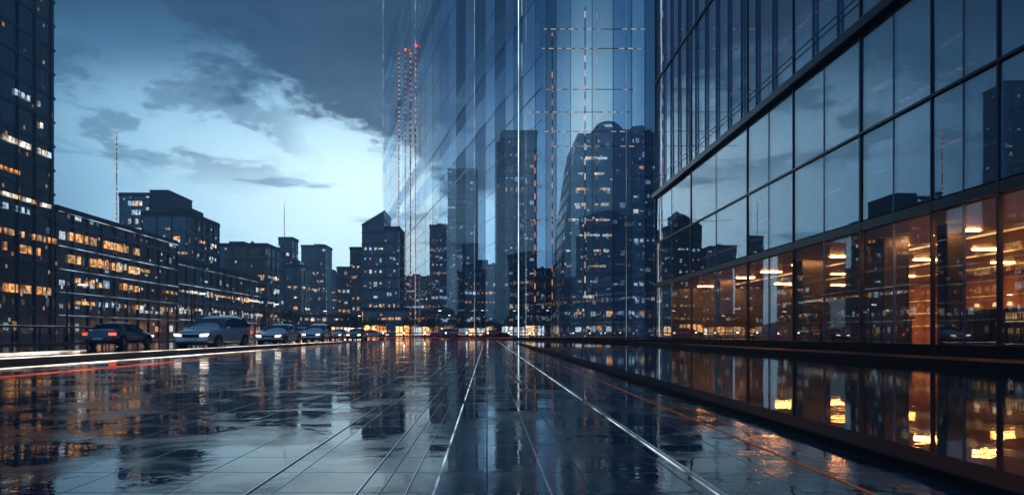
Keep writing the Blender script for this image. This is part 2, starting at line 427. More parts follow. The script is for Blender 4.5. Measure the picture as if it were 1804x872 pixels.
strip('pavement', 11.55, 12.82, -6, 53.5, -.02, .14, M['granite'], 'narrow dark granite walk under the glass front', .0)
strip('kerb', -12.4, -12.0, -30, 62, -.02, .12, M['kerbstone'], 'wet kerb between road and square')
strip('kerb', -31.3, -31.0, -30, 420, -.02, .12, M['kerbstone'], 'wet kerb on the far side of the road')
# far hills of the city
b = MB()
pts = []
for i in range(61):
    x = -900 + i*30
    pts.append((x, 14 + 10*math.sin(i*.7) + 8*math.sin(i*1.9+1) + random.random()*5))
for i in range(60):
    (xa, za), (xb, zb) = pts[i], pts[i+1]
    b.quad((xa, 900, -1), (xb, 900, -1), (xb, 960, zb), (xa, 960, za))
    b.quad((xa, 960, za), (xb, 960, zb), (xb, 1100, -1), (xa, 1100, -1))
tag(b.build('hills', M['concrete']), 'low dark hills behind the city', None, None, 'structure')

# ------------------------------------------------------------------ buildings
W_KINDS = ['w_warm', 'w_amber', 'w_white', 'w_cool']
wmesh = {}
def win_mesh(kind, wd, h):
    k = (kind, round(wd, 2), round(h, 2))
    if k not in wmesh:
        b = MB(); b.box(-wd/2, wd/2, -.03, .03, -h/2, h/2)
        o = b.build('lit_window', M[kind]); me = o.data; bpy.data.objects.remove(o); wmesh[k] = me
    return wmesh[k]
def lit_window(root, kind, wd, h, loc, rz=0):
    o = bpy.data.objects.new('lit_window', win_mesh(kind, wd, h)); col.objects.link(o)
    o.parent = root; o.location = loc; o.rotation_euler = (0,0,rz)
    return o

def lit_face(root, face, a0, a1, const, h, bay, fh, nwin, weights, z0=4., rnd=None):
    """rooms lit, in runs along a storey; face 'f' looks to the camera, 'r' to the right, 'l' to the left"""
    rnd = rnd or random
    nf = max(1, int((h-z0)/fh)-1); nb = max(1, int((a1-a0)/bay))
    used = set(); made = 0; guard = 0
    while made < nwin and guard < nwin*6:
        guard += 1
        fl = rnd.randrange(nf); k0 = rnd.randrange(nb); run = rnd.choice((1,1,2,2,3,4))
        kind = rnd.choices(W_KINDS, weights)[0]
        hh = fh*rnd.choice((.12,.16,.22,.32)); ww = bay*rnd.choice((.3,.45,.6,.84))
        for k in range(k0, min(nb, k0+run)):
            if (fl, k) in used or made >= nwin: continue
            used.add((fl, k)); made += 1
            u = a0 + (k+.5)*bay + (a1-a0-nb*bay)/2
            z = (math.floor(z0/fh)+fl+.62)*fh
            if rnd.random() < .22: continue
            if face == 'f': lit_window(root, kind, ww, hh, (u, const-.02, z))
            elif face == 'r': lit_window(root, kind, ww, hh, (const+.02, u, z), R(90))
            else: lit_window(root, kind, ww, hh, (const-.02, u, z), R(90))

def building(name, label, x0, x1, y0, y1, h, mat, bay=1.8, fh=3.6, nf=12, nr=8, weights=(4,4,3,3), group=None, plant=True,
             band='band', side='r', seed=0, shop=0, shopw=(4,4,3,1), bandd=.14, cat='office tower'):
    rnd = random.Random(seed*31+int(h*10))
    ox, oy = (x0+x1)/2, y0
    root = empty(name, (ox, oy, 0), label, cat, group)
    a, c, d = x0-ox, x1-ox, y1-y0
    bd = MB(); bd.box(a, c, 0, d, -.02, h); bd.build('curtain_wall', M[mat], root)
    sb = MB(); z = fh
    while z < h-1:
        sb.box(a-bandd, c+bandd, -bandd, d+bandd, z-.16, z+.16); z += fh
    sb.build('slab_edges', M[band], root)
    mu = MB(); k = bay*2
    x = a
    while x <= c+.01:
        mu.box(x-.07, x+.07, -.22, -.005, 0, h); x += k
    y = 0 + k
    while y <= d+.01:
        sx = c if side == 'r' else a
        mu.box(sx-.005 if side == 'r' else sx-.22, sx+.22 if side == 'r' else sx+.005, y-.07, y+.07, 0, h); y += k
    mu.build('mullions', M['mull'], root)
    rf = MB(); rf.box(a-.25, c+.25, -.25, d+.25, h, h+.25)
    for (p0,p1,q0,q1) in ((a-.25,c+.25,-.25,.1),(a-.25,c+.25,d-.1,d+.25),(a-.25,a+.1,.1,d-.1),(c-.1,c+.25,.1,d-.1)):
        rf.box(p0,p1,q0,q1,h+.25,h+1.0)
    r = rf.build('roof', M['roof'], root)
    if plant and (c-a) > 5:
        pw = (c-a)*rnd.uniform(.25,.45); px = rnd.uniform(a+1, c-1-pw)
        pb = MB(); pb.box(px, px+pw, d*.3, d*.7, h+.25, h+rnd.uniform(1.8,3.2)); pb.build('plant_room', M['concrete'], r)
        for i in range(2):
            vx = rnd.uniform(a+.8, c-.8)
            vb = MB(); vb.box(vx-.5, vx+.5, d*.12, d*.12+1., h+.25, h+1.5); vb.lathe([(.36,1.5),(.36,1.75),(.0,1.78)], 10, (vx, d*.12+.5, h)); vb.build('vent_unit', M['band'], r)
    lit_face(root, 'f', a, c, -bandd-.03, h, bay, fh, nf, weights, rnd=rnd)
    if nr: lit_face(root, side, 0, d, (c+bandd+.03) if side == 'r' else (a-bandd-.03), h, bay, fh, nr, weights, rnd=rnd)
    if shop:
        wd = (c-a)/shop
        for i in range(shop):
            if rnd.random() < .12: continue
            kind = rnd.choices(['s_warm','s_amber','s_white','s_cool'], shopw)[0]
            sh = rnd.uniform(2.2, 3.0)
            fr = MB(); u0 = a+i*wd+.15; u1 = a+(i+1)*wd-.15
            fr.box(u0, u1, -.5, -.02, sh+.5, sh+1.05)
            nm = max(2, int(wd/1.4))
            for q in range(nm+1):
                uu = u0+(u1-u0)*q/nm; fr.box(uu-.05, uu+.05, -.42, -.30, .05, sh+.5)
            fo = fr.build('shopfront', M['dark'], root)
            o = lit_window(fo, kind, (u1-u0)*.98, sh, ((u0+u1)/2, -.26, sh/2+.3)); o.name = 'shop_window'
    return root

GL = 'office blocks along the left road'
GC = 'towers at the far end of the street'
# left tower at the frame edge
building('office_tower', 'tall near-black office tower rising out of the frame at the left edge', -96, -65, 62, 102.5, 92, 'fac_d', 1.8, 3.6, 0, 34, (3,4,4,4), GL, False, 'band_dark', seed=1)
ltower = [o for o in bpy.data.objects if o.name == 'office_tower'][0]
rw = random.Random(11)
for z, k0, k1, kinds in ((34.,0,9,('w_cool',)),(27.2,1,10,('w_white','w_white','w_cool')),(19.6,0,10,('w_white','w_amber')),(18.,5,11,('w_cool',)),(14.6,0,11,('w_warm','w_amber')),(12.6,3,11,('w_warm',)),(7.,1,10,('w_warm','w_amber')),(23.,7,11,('w_warm',))):
    hh = rw.choice((.55,.8,1.1))
    for k in range(k0, k1):
        if rw.random() < .66: lit_window(ltower, rw.choice(kinds), rw.choice((.5,1.02,1.02)), hh, (15.5+.17, 40.3-k*1.15, z), R(90))
building('office_tower', 'unseen dark tower added behind the near-black one to darken the mirrored right edge of the glass', -226, -203.5, 300, 316, 112, 'fac_d', 1.8, 3.6, 30, 0, (3,3,4,4), GL, False, 'band_dark', seed=41)  # hidden from direct view, added to darken the reflection in the right-hand glass
# the long low block that runs back from it
lowb = building('office_block', 'long low glass office block running back along the road from the black tower', -84, -65, 103, 143, 19.2, 'fac_low', 2.0, 3.5, 0, 40, (5,5,4,2), GL, True, 'band', seed=2, bandd=.3)
for z in (8.9, 12.4, 15.9):
    hh = .8 if z < 10 else 1.25
    for k in range(12):
        if rw.random() < (.7 if z > 12 else .4): lit_window(lowb, rw.choice(('w_warm','w_amber','w_amber')), 1.7*rw.choice((.5,1.,1.)), hh, (9.5+.19, 1.5+k*2.0, z), R(90))
for k, (z, m) in enumerate(((3.6,'led_faint'),(7.1,'led_faint'),(10.6,'led_faint'),(14.1,'led_faint'),(19.3,'led_faint'))):
    b = MB(); b.box(9.5+.32, 9.5+.40, .2, 39.8, z-.05, z+.05); b.build('edge_light', M[m], lowb)
lowc = building('office_block', 'bluer lower office block continuing the row at the far end of the amber-lit one', -86, -65.6, 144.5, 197, 16.2, 'fac_c', 2.2, 3.8, 0, 60, (2,3,4,5), GL, True, 'band', seed=44, bandd=.25)
for z in (3.8, 11.4, 15.5):
    b = MB(); b.box(10.2+.27, 10.2+.34, .2, 52.2, z-.05, z+.05); b.build('edge_light', M['led_faint'], lowc)
towB = building('office_tower', 'flat-topped slab tower with a taller right half, behind the long low block', wx(211,190), wx(262,190), 190, 206, 39.0, 'fac_b', 1.8, 3.4, 0, 0, (1,2,6,3), GL, False, 'band', seed=3)
b = MB(); b.box(4.05, 9.2, .6, 16, 0, 40.4); b.build('stair_core', M['concrete'], towB)
b = MB(); b.box(3.95, 9.3, .5, 16.1, 40.4, 40.9); b.build('core_roof', M['roof'], towB)
for fl in range(5):
    for k in range(4):
        if random.random() < .82: lit_window(towB, random.choice(('w_white','w_white','w_cool')), .8, 1.3, (-1.2+k*1.0, -.2, 37.0-fl*2.5))
building('office_block', 'broad blue-glass block with a lit top corner, standing in front of the slab tower', wx(250,165), wx(334,165), 165, 183, 29.3, 'fac_a', 1.8, 3.6, 22, 26, (2,3,4,5), GL, True, 'band', seed=4)
building('office_block', 'mid-height glass block with a lit roof edge, right of the broad blue block', wx(384,200), wx(470,200), 200, 212, 26.3, 'fac_c', 2.2, 3.8, 34, 16, (4,4,4,4), GL, True, 'band', seed=5)
building('office_tower', 'slim plain tower just behind the block with the lit roof edge', wx(491,260), wx(515,260), 260, 268, 36.6, 'fac_a', 1.8, 3.6, 8, 5, (3,3,3,3), GL, False, 'band', seed=6)
building('office_block', 'small block tucked to the right of the slim plain tower', wx(500,245), wx(531,245), 245, 256, 24.6, 'fac_c', 2.2, 3.8, 16, 8, (4,4,3,2), GL, True, 'band', seed=7, shop=2)
building('office_tower', 'pale blue stepped tower standing alone between left blocks and centre towers', wx(531,300), wx(574,300), 300, 312, 38.8, 'fac_a', 1.8, 3.6, 16, 4, (5,3,2,3), GC, True, 'band', seed=8, shop=3)
building('office_block', 'low far block at the street end beside the stepped tower', wx(566,340), wx(601,340), 340, 356, 30.4, 'fac_c', 2.2, 3.8, 24, 2, (4,4,4,2), GC, True, 'band', seed=9, shop=3)
building('office_block', 'narrow low block left of the two dark centre towers', wx(594,240), wx(618,240), 240, 252, 23.4, 'fac_b', 1.5, 3.4, 14, 4, (5,4,2,2), GC, True, 'band_dark', seed=10, shop=2)
building('office_tower', 'square dark tower stepping up against the slant-topped tower', wx(617,222), wx(637.5,222), 222, 236, 28., 'fac_b', 1.5, 3.4, 12, 4, (3,3,3,4), GC, True, 'band_dark', seed=11, shop=1)
# slant-topped tower
Y = 202.
X0, X1 = wx(637.5, Y), wx(677, Y)
root = empty('office_tower', ((X0+X1)/2, Y, 0), 'dark tower with a slanting top that rises to a point on its right', 'office tower', GC)
hw = (X1-X0)/2; zl, zr = wz(398, Y), wz(373.5, Y)
b = MB(); b.prism([(-hw,0),(hw,0),(hw,zr),(-hw,zl)], 0, 14); b.build('curtain_wall', M['fac_b'], root)
b = MB(); z = 3.4
while z < zl-1: b.box(-hw-.12, hw+.12, -.12, 14.1, z-.15, z+.15); z += 3.4
b.build('slab_edges', M['band_dark'], root)
b = MB(); b.prism([(-hw-.1,zl),(hw+.1,zr+.05),(hw+.1,zr+.5),(-hw-.1,zl+.45)], -.15, 14.15); b.build('roof', M['band'], root)
lit_face(root, 'f', -hw, hw, -.15, zl, 1.5, 3.4, 22, (3,2,3,6))
for i in range(2):
    o = lit_window(root, ('w_warm','w_amber')[i], hw*.9, 3.6, (-hw*.5+i*hw, -.3, 5.6)); o.name = 'shop_window'
building('office_tower', 'dark flat tower with cool-lit windows, by the slant-topped one', wx(677.5,200), wx(703,200), 200, 212, wz(405,200), 'fac_b', 1.5, 3.4, 14, 0, (2,2,2,6), GC, True, 'band_dark', seed=12)
building('shop_block', 'low amber-lit corner building at the foot of the dark centre towers', wx(640,192), wx(725,192), 192, 199, 7.2, 'fac_low', 2.0, 3.5, 0, 0, (1,1,1,1), GC, False, 'band_dark', seed=13, shop=6, shopw=(6,6,1,0), cat='shop building')
# centre, behind the tall glass screen
building('office_tower', 'pale hazy far tower with a flat top, seen through the tall glass screen', wx(789,420), wx(841,420), 420, 438, wz(300,420), 'fac_c', 2.2, 3.8, 26, 6, (1,2,4,6), GC, True, 'band', seed=14, side='r')
dt = building('office_tower', 'hazy tower with a small rounded top in front of the pale far tower', wx(789,330), wx(817,330), 330, 340, wz(385,330), 'fac_a', 1.8, 3.6, 18, 0, (3,3,3,3), GC, False, 'band', seed=15)
b = MB(); b.lathe([(3.4,0),(3.1,1.6),(2.2,2.9),(1.,3.6),(0,3.8)], 20, (0, 5, wz(385,330)+.3)); b.build('dome', M['fac_c'], dt, smooth=True)
building('office_tower', 'broad blue tower left of the hazy rounded one behind the glass screen', wx(757,300), wx(790,300), 300, 312, wz(400,300), 'fac_a', 1.8, 3.6, 26, 0, (3,3,3,5), GC, True, 'band', seed=16)
building('office_block', 'lower blue block between the broad blue tower and the cool-lit dark tower', wx(706,330), wx(757,330), 330, 345, wz(490,330), 'fac_c', 2.2, 3.8, 30, 0, (4,4,4,3), GC, True, 'band', seed=17, shop=4)
building('office_block', 'wide block with bright street windows left of the tall dark tower', wx(817,250), wx(876,250), 250, 264, wz(470,250), 'fac_b', 1.5, 3.4, 34, 0, (5,4,4,3), GC, True, 'band_dark', seed=18, shop=5, shopw=(3,4,4,2))
building('shop_block', 'low row of white and amber shops across the street end', wx(728,225), wx(872,225), 225, 232, 7.4, 'fac_low', 2.0, 3.5, 14, 0, (4,4,4,2), GC, False, 'band_dark', seed=19, shop=9, shopw=(4,5,5,2), cat='shop building')
building('shop_block', 'low dim shop row on the street left of the dark centre towers', wx(520,230), wx(634,230), 230, 238, 6.4, 'fac_low', 2.0, 3.5, 12, 0, (4,4,4,2), GC, False, 'band_dark', seed=29, shop=8, shopw=(4,4,5,2), cat='shop building')
# tall dark tower
tall = building('office_tower', 'tall dark square tower with a flat top in the middle of the scene', wx(883,200), wx(946,200), 200, 214, wz(236,200), 'fac_b', 1.5, 3.4, 30, 0, (4,3,4,4), GC, False, 'band_dark', seed=20, side='l', shop=3, shopw=(6,4,1,0))
b = MB(); b.box(-6.6, -5.25, 2, 13, 0, wz(246,200)); b.build('side_wing', M['fac_c'], tall)
# curved tower
Y = 160.
def X(px): return wx(px, Y)
ox = X(1080)
root = empty('office_tower', (ox, Y, 0), 'big dark tower with a bulging left flank and a glass dome on top', 'office tower', GC)
cpts = [(985,588),(985.6,540),(987,500),(990,455),(994.5,405),(1000,355),(1006,310),(1012,270),(1018,235)]
curve = []
for i in range(len(cpts)-1):
    for q in range(4):
        t = q/4; a0, a1, a2, a3 = (cpts[max(0,i-1)], cpts[i], cpts[i+1], cpts[min(len(cpts)-1,i+2)])
        h = lambda k: .5*(2*a1[k]+(a2[k]-a0[k])*t+(2*a0[k]-5*a1[k]+4*a2[k]-a3[k])*t*t+(3*a1[k]-a0[k]-3*a2[k]+a3[k])*t**3)
        curve.append((h(0), h(1)))
curve.append(cpts[-1])
out = [(X(1080)-ox, 0), (X(1080)-ox, wz(235,Y))] + [(X(p)-ox, max(0, wz(q,Y)) if q < 588 else 0) for p, q in reversed(curve)]
b = MB(); b.prism(out, 0, 22); b.build('curved_wing', M['fac_a'], root)
b = MB(); z = 3.6
def curve_x(z):
    for (p0,q0),(p1,q1) in zip(curve, curve[1:]):
        z0, z1 = (0 if q0 == 588 else wz(q0,Y)), wz(q1,Y)
        if z0 <= z <= z1: return X(p0+(p1-p0)*(z-z0)/(z1-z0))-ox
    return X(1018)-ox
while z < 46: b.box(curve_x(z+.12)-.1, X(1080)-ox, -.2, 22.05, z-.12, z+.12); z += 3.6
b.build('slab_edges', M['band'], root)
b = MB(); b.box(X(1080)-ox, X(1113)-ox, -1.2, 20, 0, wz(231,Y)); b.build('dark_core', M['fac_d'], root)
b = MB(); b.prism([(X(1113)-ox,0),(X(1160)-ox,0),(X(1160)-ox,wz(242,Y)),(X(1131)-ox,wz(222,Y)),(X(1113)-ox,wz(224,Y))], -.5, 18); b.build('right_wing', M['fac_b'], root)
b = MB(); z = 3.4
while z < 43: b.box(X(1113)-ox, X(1160)-ox+.2, -.72, 17, z-.14, z+.14); z += 3.4
b.build('slab_edges', M['band_dark'], root)
b = MB()
cx = X(1082)-ox; rad = (X(1116)-X(1047))/2
b.lathe([(rad,0),(rad*.98,1.2),(rad*.9,2.6),(rad*.74,4.0),(rad*.5,5.0),(rad*.22,5.5),(0,5.6)], 28, (cx, 9, wz(235,Y)-.1)); dm = b.build('dome', M['fac_c'], root, smooth=True)
b = MB(); b.lathe([(rad+.1,-.2),(rad+.1,.5),(rad-.2,.5)], 28, (cx, 9, wz(235,Y)+.1)); b.lathe([(rad*.93,2.3),(rad*.93,2.6)], 28, (cx, 9, wz(235,Y))); b.build('dome_ring', M['band'], dm)
rnd = random.Random(5)
for i in range(58):
    fl = rnd.randrange(2, 12); zz = fl*3.6+2.2
    u = rnd.uniform(curve_x(zz)+1.2, X(1080)-ox-1)
    lit_window(root, rnd.choices(W_KINDS, (1,2,4,8))[0], rnd.choice((.4,.8,1.1,2.2)), rnd.choice((.35,.5,.7)), (u, -.25, zz))
for i in range(40):
    fl = rnd.randrange(2, 12); u = X(1113)-ox + .8 + rnd.randrange(4)*1.4
    lit_window(root, rnd.choices(W_KINDS, (1,2,4,8))[0], rnd.choice((.4,.8,1.15)), rnd.choice((.4,.6,.9)), (u, -.78, fl*3.4+2.1))
for i in range(8):
    lit_window(root, rnd.choices(W_KINDS, (3,3,3,4))[0], 1.3, rnd.choice((.6,.9)), (X(1000)-ox+i*2.45, -.45 if i < 5 else -1.3 , rnd.choice((2.2, 5.6))))
building('office_block', 'dark low block between the tall square tower and the bulging tower', wx(946,215), wx(1000,215), 215, 228, wz(478,215), 'fac_low', 2.0, 3.5, 22, 0, (5,4,4,3), GC, True, 'band_dark', seed=21, shop=4)
building('office_block', 'far block right of the bulging tower, glimpsed through the glass building', wx(1155,260), wx(1260,260), 260, 275, wz(380,260), 'fac_c', 2.2, 3.8, 20, 0, (3,3,3,3), GC, True, 'band', seed=22)

# ------------------------------------------------------------------ tall glass screen (a glass-fronted tower with nothing but its skin in front of us)
TA = .2477
P0 = Vector((13.0, 52.7)); dirv = Vector((-TA, 1.)).normalized()
def scr(px):                                   # point of the screen's base line in the direction of that column
    Yy = 26.05/(TA + (px-CX)/F); return Vector((13.0 - TA*(Yy-52.7), Yy))
root = empty('glass_screen', (P0.x, P0.y, 0), 'towering see-through glass wall with sloping floor lines, crossing the middle of the scene', 'glass wall')
ang = math.atan2(dirv.y, dirv.x)
root.rotation_euler = (0,0,ang)
L = (scr(677)-P0).length; HT = 140.
def along(px): return (scr(px)-P0).length
edges = [0., 2.2]
cuts_px = [1136,1113,1080,1043,1005,980,962,943,920,905,890,872,855,838,820,804,790,775,762,750,736,724,712,700,688,677]
edges = [0.02] + [along(p) for p in cuts_px]
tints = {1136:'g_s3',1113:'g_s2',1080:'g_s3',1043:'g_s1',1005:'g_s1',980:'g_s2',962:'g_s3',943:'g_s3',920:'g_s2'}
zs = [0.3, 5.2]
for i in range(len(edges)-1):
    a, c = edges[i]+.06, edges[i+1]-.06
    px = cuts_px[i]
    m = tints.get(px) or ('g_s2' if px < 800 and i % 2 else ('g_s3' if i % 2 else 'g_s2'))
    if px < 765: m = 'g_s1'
    # one pane strip per bay
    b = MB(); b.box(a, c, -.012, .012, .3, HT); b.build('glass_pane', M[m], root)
zz = [6.6, 10.4]
z = 14.2
while z < HT: zz.append(z); z += 7.6 if z > 30 else 3.8
for i, z in enumerate(zz):
    t = .05 if abs(z-29.4) > 2 else .22
    b = MB(); b.box(0 if z < 9 else along(955), L, -.03, .03, z-t/2, z+t/2); b.build('transom', M['fin'], root)
# every few floors a tinted spandrel band stands behind the glass
for i, z in enumerate(zz[7:]):
    if i % 4 == 0 or i % 4 == 1:
        b = MB(); b.box(along(955), L-.1, .25, .29, z+.1, z+4.2); b.build('spandrel', M['g_sp'], root)
for i, e in enumerate(edges):
    wdt = .05 if e < 20 else (.07 if e < 90 else .10)
    b = MB(); b.box(e-wdt/2, e+wdt/2, -.022, .022, 0, HT); b.build('mullion', M['fin'], root)
b = MB(); b.box(0, L, -.35, .35, 0, .3); b.build('base_rail', M['granite'], root)
b = MB(); b.box(0, L, -.3, .3, HT, HT+.6); b.build('top_rail', M['mull'], root)

def vlight(name, px, z0, z1, wd, mat, label, group, dd=.5, cat='light strip'):
    p = scr(px); nn = Vector((-dirv.y, dirv.x))
    q = p + nn*dd
    if q.x > p.x: q = p - nn*dd
    b = MB(); b.box(-wd/2, wd/2, -wd/2, wd/2, z0, z1)
    o = b.build(name, M[mat]); o.location = (q.x, q.y, 0); o.rotation_euler = (0,0,ang)
    return tag(o, label, cat, group)
GS = 'lamp strips up the glass wall'
vlight('light_strip', 920, .3, 138, .075, 'led_cool', 'brightest continuous cool-white line of light up the glass wall before the tall dark tower', GS)
vlight('light_strip', 677, .3, 138, .14, 'led_faint', 'faint pale line of light along the far left edge of the glass wall', GS)
vlight('light_strip', 735, .3, 120, .12, 'led_faint', 'faint pale line beside the row of dotted orange strips', GS)
vlight('light_strip', 841, .3, 138, .06, 'led_faint', 'hairline pale strip on the glass before the pale far tower', GS)
vlight('light_strip', 1113, .3, 60, .02, 'led_faint', 'hairline pale strip on the glass before the dark core of the bulging tower', GS)
GD = 'dotted lamp strips hanging on the glass wall'
for px, py, m, wd, lab in ((706, 97, 'dot_wh', .28, 'dotted pale orange strip, leftmost of the dotted group on the glass wall'),
                       (718, 90, 'dot_or', .16, 'thin dotted orange strip, second from left in the dotted group'),
                       (727, 97, 'dot_or', .24, 'dotted red-orange strip, third from left in the dotted group'),
                       (736.5, 83, 'dot_or', .18, 'tallest thin dotted orange strip, right end of the dotted group'),
                       (951, 262, 'dot_or', .10, 'short dotted orange strip by the right side of the tall square tower'),
                       (982, 60, 'dot_or', .07, 'dotted orange strip between the tall square tower and the bulging tower'),
                       (1041, 15, 'dot_wh', .07, 'dotted pale strip down the clear glass above the dome')):
    p = scr(px); vlight('light_string', px, .4, wz(py, p.y), wd, m, lab, GD, .6, 'string light')
    if px < 740:
        o = vlight('beacon_lamp', px, wz(py, p.y)+.05, wz(py, p.y)+.5, .5, 'w_red', 'small red lamp topping the ' + lab.split(',')[0], 'red lamps on the dotted strips', .6, 'lamp')
# cross strings floating unsupported before the screen, level, placed from image pixels
GX = 'level dotted cables across the clear glass'
xl = [(86,955,1133,'dot_x'),(52,958,1140,'dot_x'),(158,957,1120,'dot_xr'),(198,925,1110,'dot_x'),(232,960,1105,'dot_x'),(258,975,1120,'dot_x'),(388,920,1050,'dot_xr')]
names = ['second','topmost','third','fourth','fifth','sixth','lowest']
for (py, pa, pb, m), nm in zip(xl, names):
    a, c = scr(pa), scr(pb)
    zc = wz(py, 70.)
    Yc = c.y - .5
    b = MB(); x0, x1 = wx(pa, Yc), wx(pb, Yc)
    zc = wz(py, Yc)
    cxx = (x0+x1)/2
    b.box(x0-cxx, x1-cxx, -.022, .022, -.022, .022)
    o = b.build('light_string', M[m]); o.location = (cxx, Yc, zc)
    tag(o, '%s of the level dotted cables floating across the clear glass above the towers' % nm, 'string light', GX)

# ------------------------------------------------------------------ the near glass building on the right
FX = 13.0
YA, YB = 9.0, 52.6
HB = 42.
root = empty('glass_building', (FX, YA, 0), 'near glass-fronted building on the right with an amber-lit lobby behind the pool', 'glass building')
def LB(name, mat, *boxes, bevel=0):
    b = MB()
    for (x0,x1,y0,y1,z0,z1) in boxes: b.box(x0-FX, x1-FX, y0-YA, y1-YA, z0, z1)
    return b.build(name, M[mat], root, bevel)
M['inwall'] = plain('lobby_wall_timber', (.62,.32,.11), .45, scale=1.2, var=.2)
M['infloor'] = plain('lobby_floor_stone', (.10,.085,.07), .12, scale=2.)
M['inceil'] = plain('lobby_ceiling', (.50,.34,.18), .35, scale=.8, var=.2)
M['blind'] = plain('blind_fabric', (.10,.12,.15), .8)
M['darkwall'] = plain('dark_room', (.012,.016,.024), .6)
M['panel'] = plain('black_panel', (.014,.015,.018), .25)
M['lob_lamp'] = lamp_mat('lobby_lamp', (1., .36, .085), 130., .2, .6, True)
M['lob_strip'] = lamp_mat('lobby_strip', (1., .46, .14), 1.6, .8, 1.2)
rp = random.Random(21)
def pane(mat, y0, y1, z0, z1, tilt):
    b = MB(); hy, hz = (y1-y0)/2, (z1-z0)/2
    b.box(-.015, .015, -hy, hy, -hz, hz); o = b.build('glass_pane', M[mat], root)
    o.location = (0, (y0+y1)/2-YA, (z0+z1)/2); o.rotation_euler = (0, R(rp.uniform(-tilt, tilt)), R(rp.uniform(-tilt, tilt)))
ZL = 4.25                                       # lobby ceiling
ys = [52.6, 43.4, 34.0, 28.9, 23.7, 19.9, 17.3, 14.0, 9.0]
for i in range(len(ys)-1):
    y1, y0 = ys[i]-.05, ys[i+1]+.05
    if i < 7:
        pane('g_low', y0, y1, .45, ZL-.02, .05)
    else:
        LB('wall_panel', 'panel', (FX-.03, FX+.05, y0, y1, .45, ZL-.02))
    for z0, z1 in ((ZL+.42, 7.6), (7.72, 11.05), (11.62, 19.9), (20.1, 29.9), (30.1, 41.8)):
        pane('g_main', y0, (y0+y1)/2-.01, z0, z1, .22); pane('g_main', (y0+y1)/2+.01, y1, z0, z1, .22)
wid = [.12,.09,.08,.05,.10,.05,.07,.06,.06]
for y, wd in zip(ys, wid):
    LB('mullion', 'mull', (FX-.07, FX+.06, y-wd/2, y+wd/2, .2, HB))
y = 52.6
for i in range(len(ys)-1):                      # thin intermediate bars
    mth = (ys[i]+ys[i+1])/2
    LB('mullion', 'fin', (FX-.035, FX+.035, mth-.018, mth+.018, .2, 11.0))
for z, t, mt in ((7.66,.08,'mull'),(20.0,.14,'mull'),(30.0,.14,'mull'),(42.0,.3,'mull')):
    LB('transom', mt, (FX-.10, FX+.06, YA, YB, z-t/2, z+t/2))
LB('transom', 'mull', (FX-.06, FX+.12, YA, YB, ZL+.06, ZL+.36))
LB('transom', 'granite', (FX-.16, FX+.10, YA, YB, .14, .45))
LB('main_beam', 'dark', (FX-.30, FX+.10, YA, YB, 11.14, 11.50), bevel=.03)
LB('upper_rail', 'mull', (FX-.18, FX-.145, YA, YB, 12.38, 12.42))
yf = YB - .9
k = 0
while yf > YA:
    if min(abs(yf-q) for q in ys) > .5:
        LB('fin', 'fin', (FX-.14, FX-.03, yf-.025, yf+.025, 11.62, HB-.2)); k += 1
    yf -= 1.9
# inside
LB('lobby_floor', 'infloor', (FX+.12, FX+17, YA, YB-.1, .02, .30))
LB('lobby_ceiling', 'inceil', (FX+.13, FX+17, YA, YB-.1, ZL+.02, ZL+.38))
LB('back_wall', 'inwall', (FX+16.8, FX+17.2, YA, YB-.1, .3, ZL))
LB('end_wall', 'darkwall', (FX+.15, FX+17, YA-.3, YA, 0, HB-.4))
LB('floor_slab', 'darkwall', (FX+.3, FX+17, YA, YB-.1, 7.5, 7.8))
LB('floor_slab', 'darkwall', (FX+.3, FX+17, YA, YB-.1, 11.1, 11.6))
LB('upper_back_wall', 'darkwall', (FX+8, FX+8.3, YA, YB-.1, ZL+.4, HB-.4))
LB('roof', 'roof', (FX-.2, FX+17.2, YA-.3, YB, HB+.16, HB+.5))
LB('flank_wall', 'panel', (FX+1.2, FX+17.2, YB-.09, YB+.1, 0, HB-.4))
LB('timber_slats', 'inwall', *[(FX+16.55, FX+16.78, YA+1+q*1.4, YA+1.28+q*1.4, .3, ZL) for q in range(29)])
for yc, xc, wd in ((45.0, 15.2, 1.0), (33.0, 15.0, 1.1), (27.2, 14.6, 1.3), (25.2, 14.4, .9), (20.2, 17.6, 1.5), (38.5, 17.5, .7), (21.9, 14.6, .5)):
    LB('column', 'panel', (xc, xc+wd, yc-wd/2, yc+wd/2, .3, ZL))
for j in range(3):                              # rows of lobby ceiling lamps
    for i in range(11):
        yy = YA + 2.4 + i*3.9 + j*1.3; xx = FX + 2.6 + j*4.6
        if yy < YB-1: LB('ceiling_lamp', 'lob_lamp', (xx, xx+1.1, yy, yy+.13, ZL-.03, ZL+.018))
for j in range(3):
    xx = FX + 4.6 + j*4.4
    LB('ceiling_strip', 'lob_strip', (xx, xx+.05, YA+1.5, YB-2, ZL-.03, ZL+.018))
for z in (1.25, 2.1, 2.95):
    LB('wall_strip', 'lob_strip', (FX+16.48, FX+16.54, YA+2, YB-3, z, z+.05))
for z in (7.44, 11.04):
    for i in range(9):
        yy = YA+6+i*4.1
        LB('ceiling_lamp', 'w_cool' if (i*7+int(z)) % 3 else 'w_amber', (FX+3.2, FX+3.3, yy, yy+rp.uniform(.8,2.2), z-.02, z+.03))
for i in range(len(ys)-1):                      # roller blinds part-way down behind some upper panes
    if i in (1, 3, 4):
        LB('blind', 'blind', (FX+.25, FX+.27, ys[i+1]+.3, ys[i]-.3, 11.0-rp.uniform(.6,1.8), 11.05))
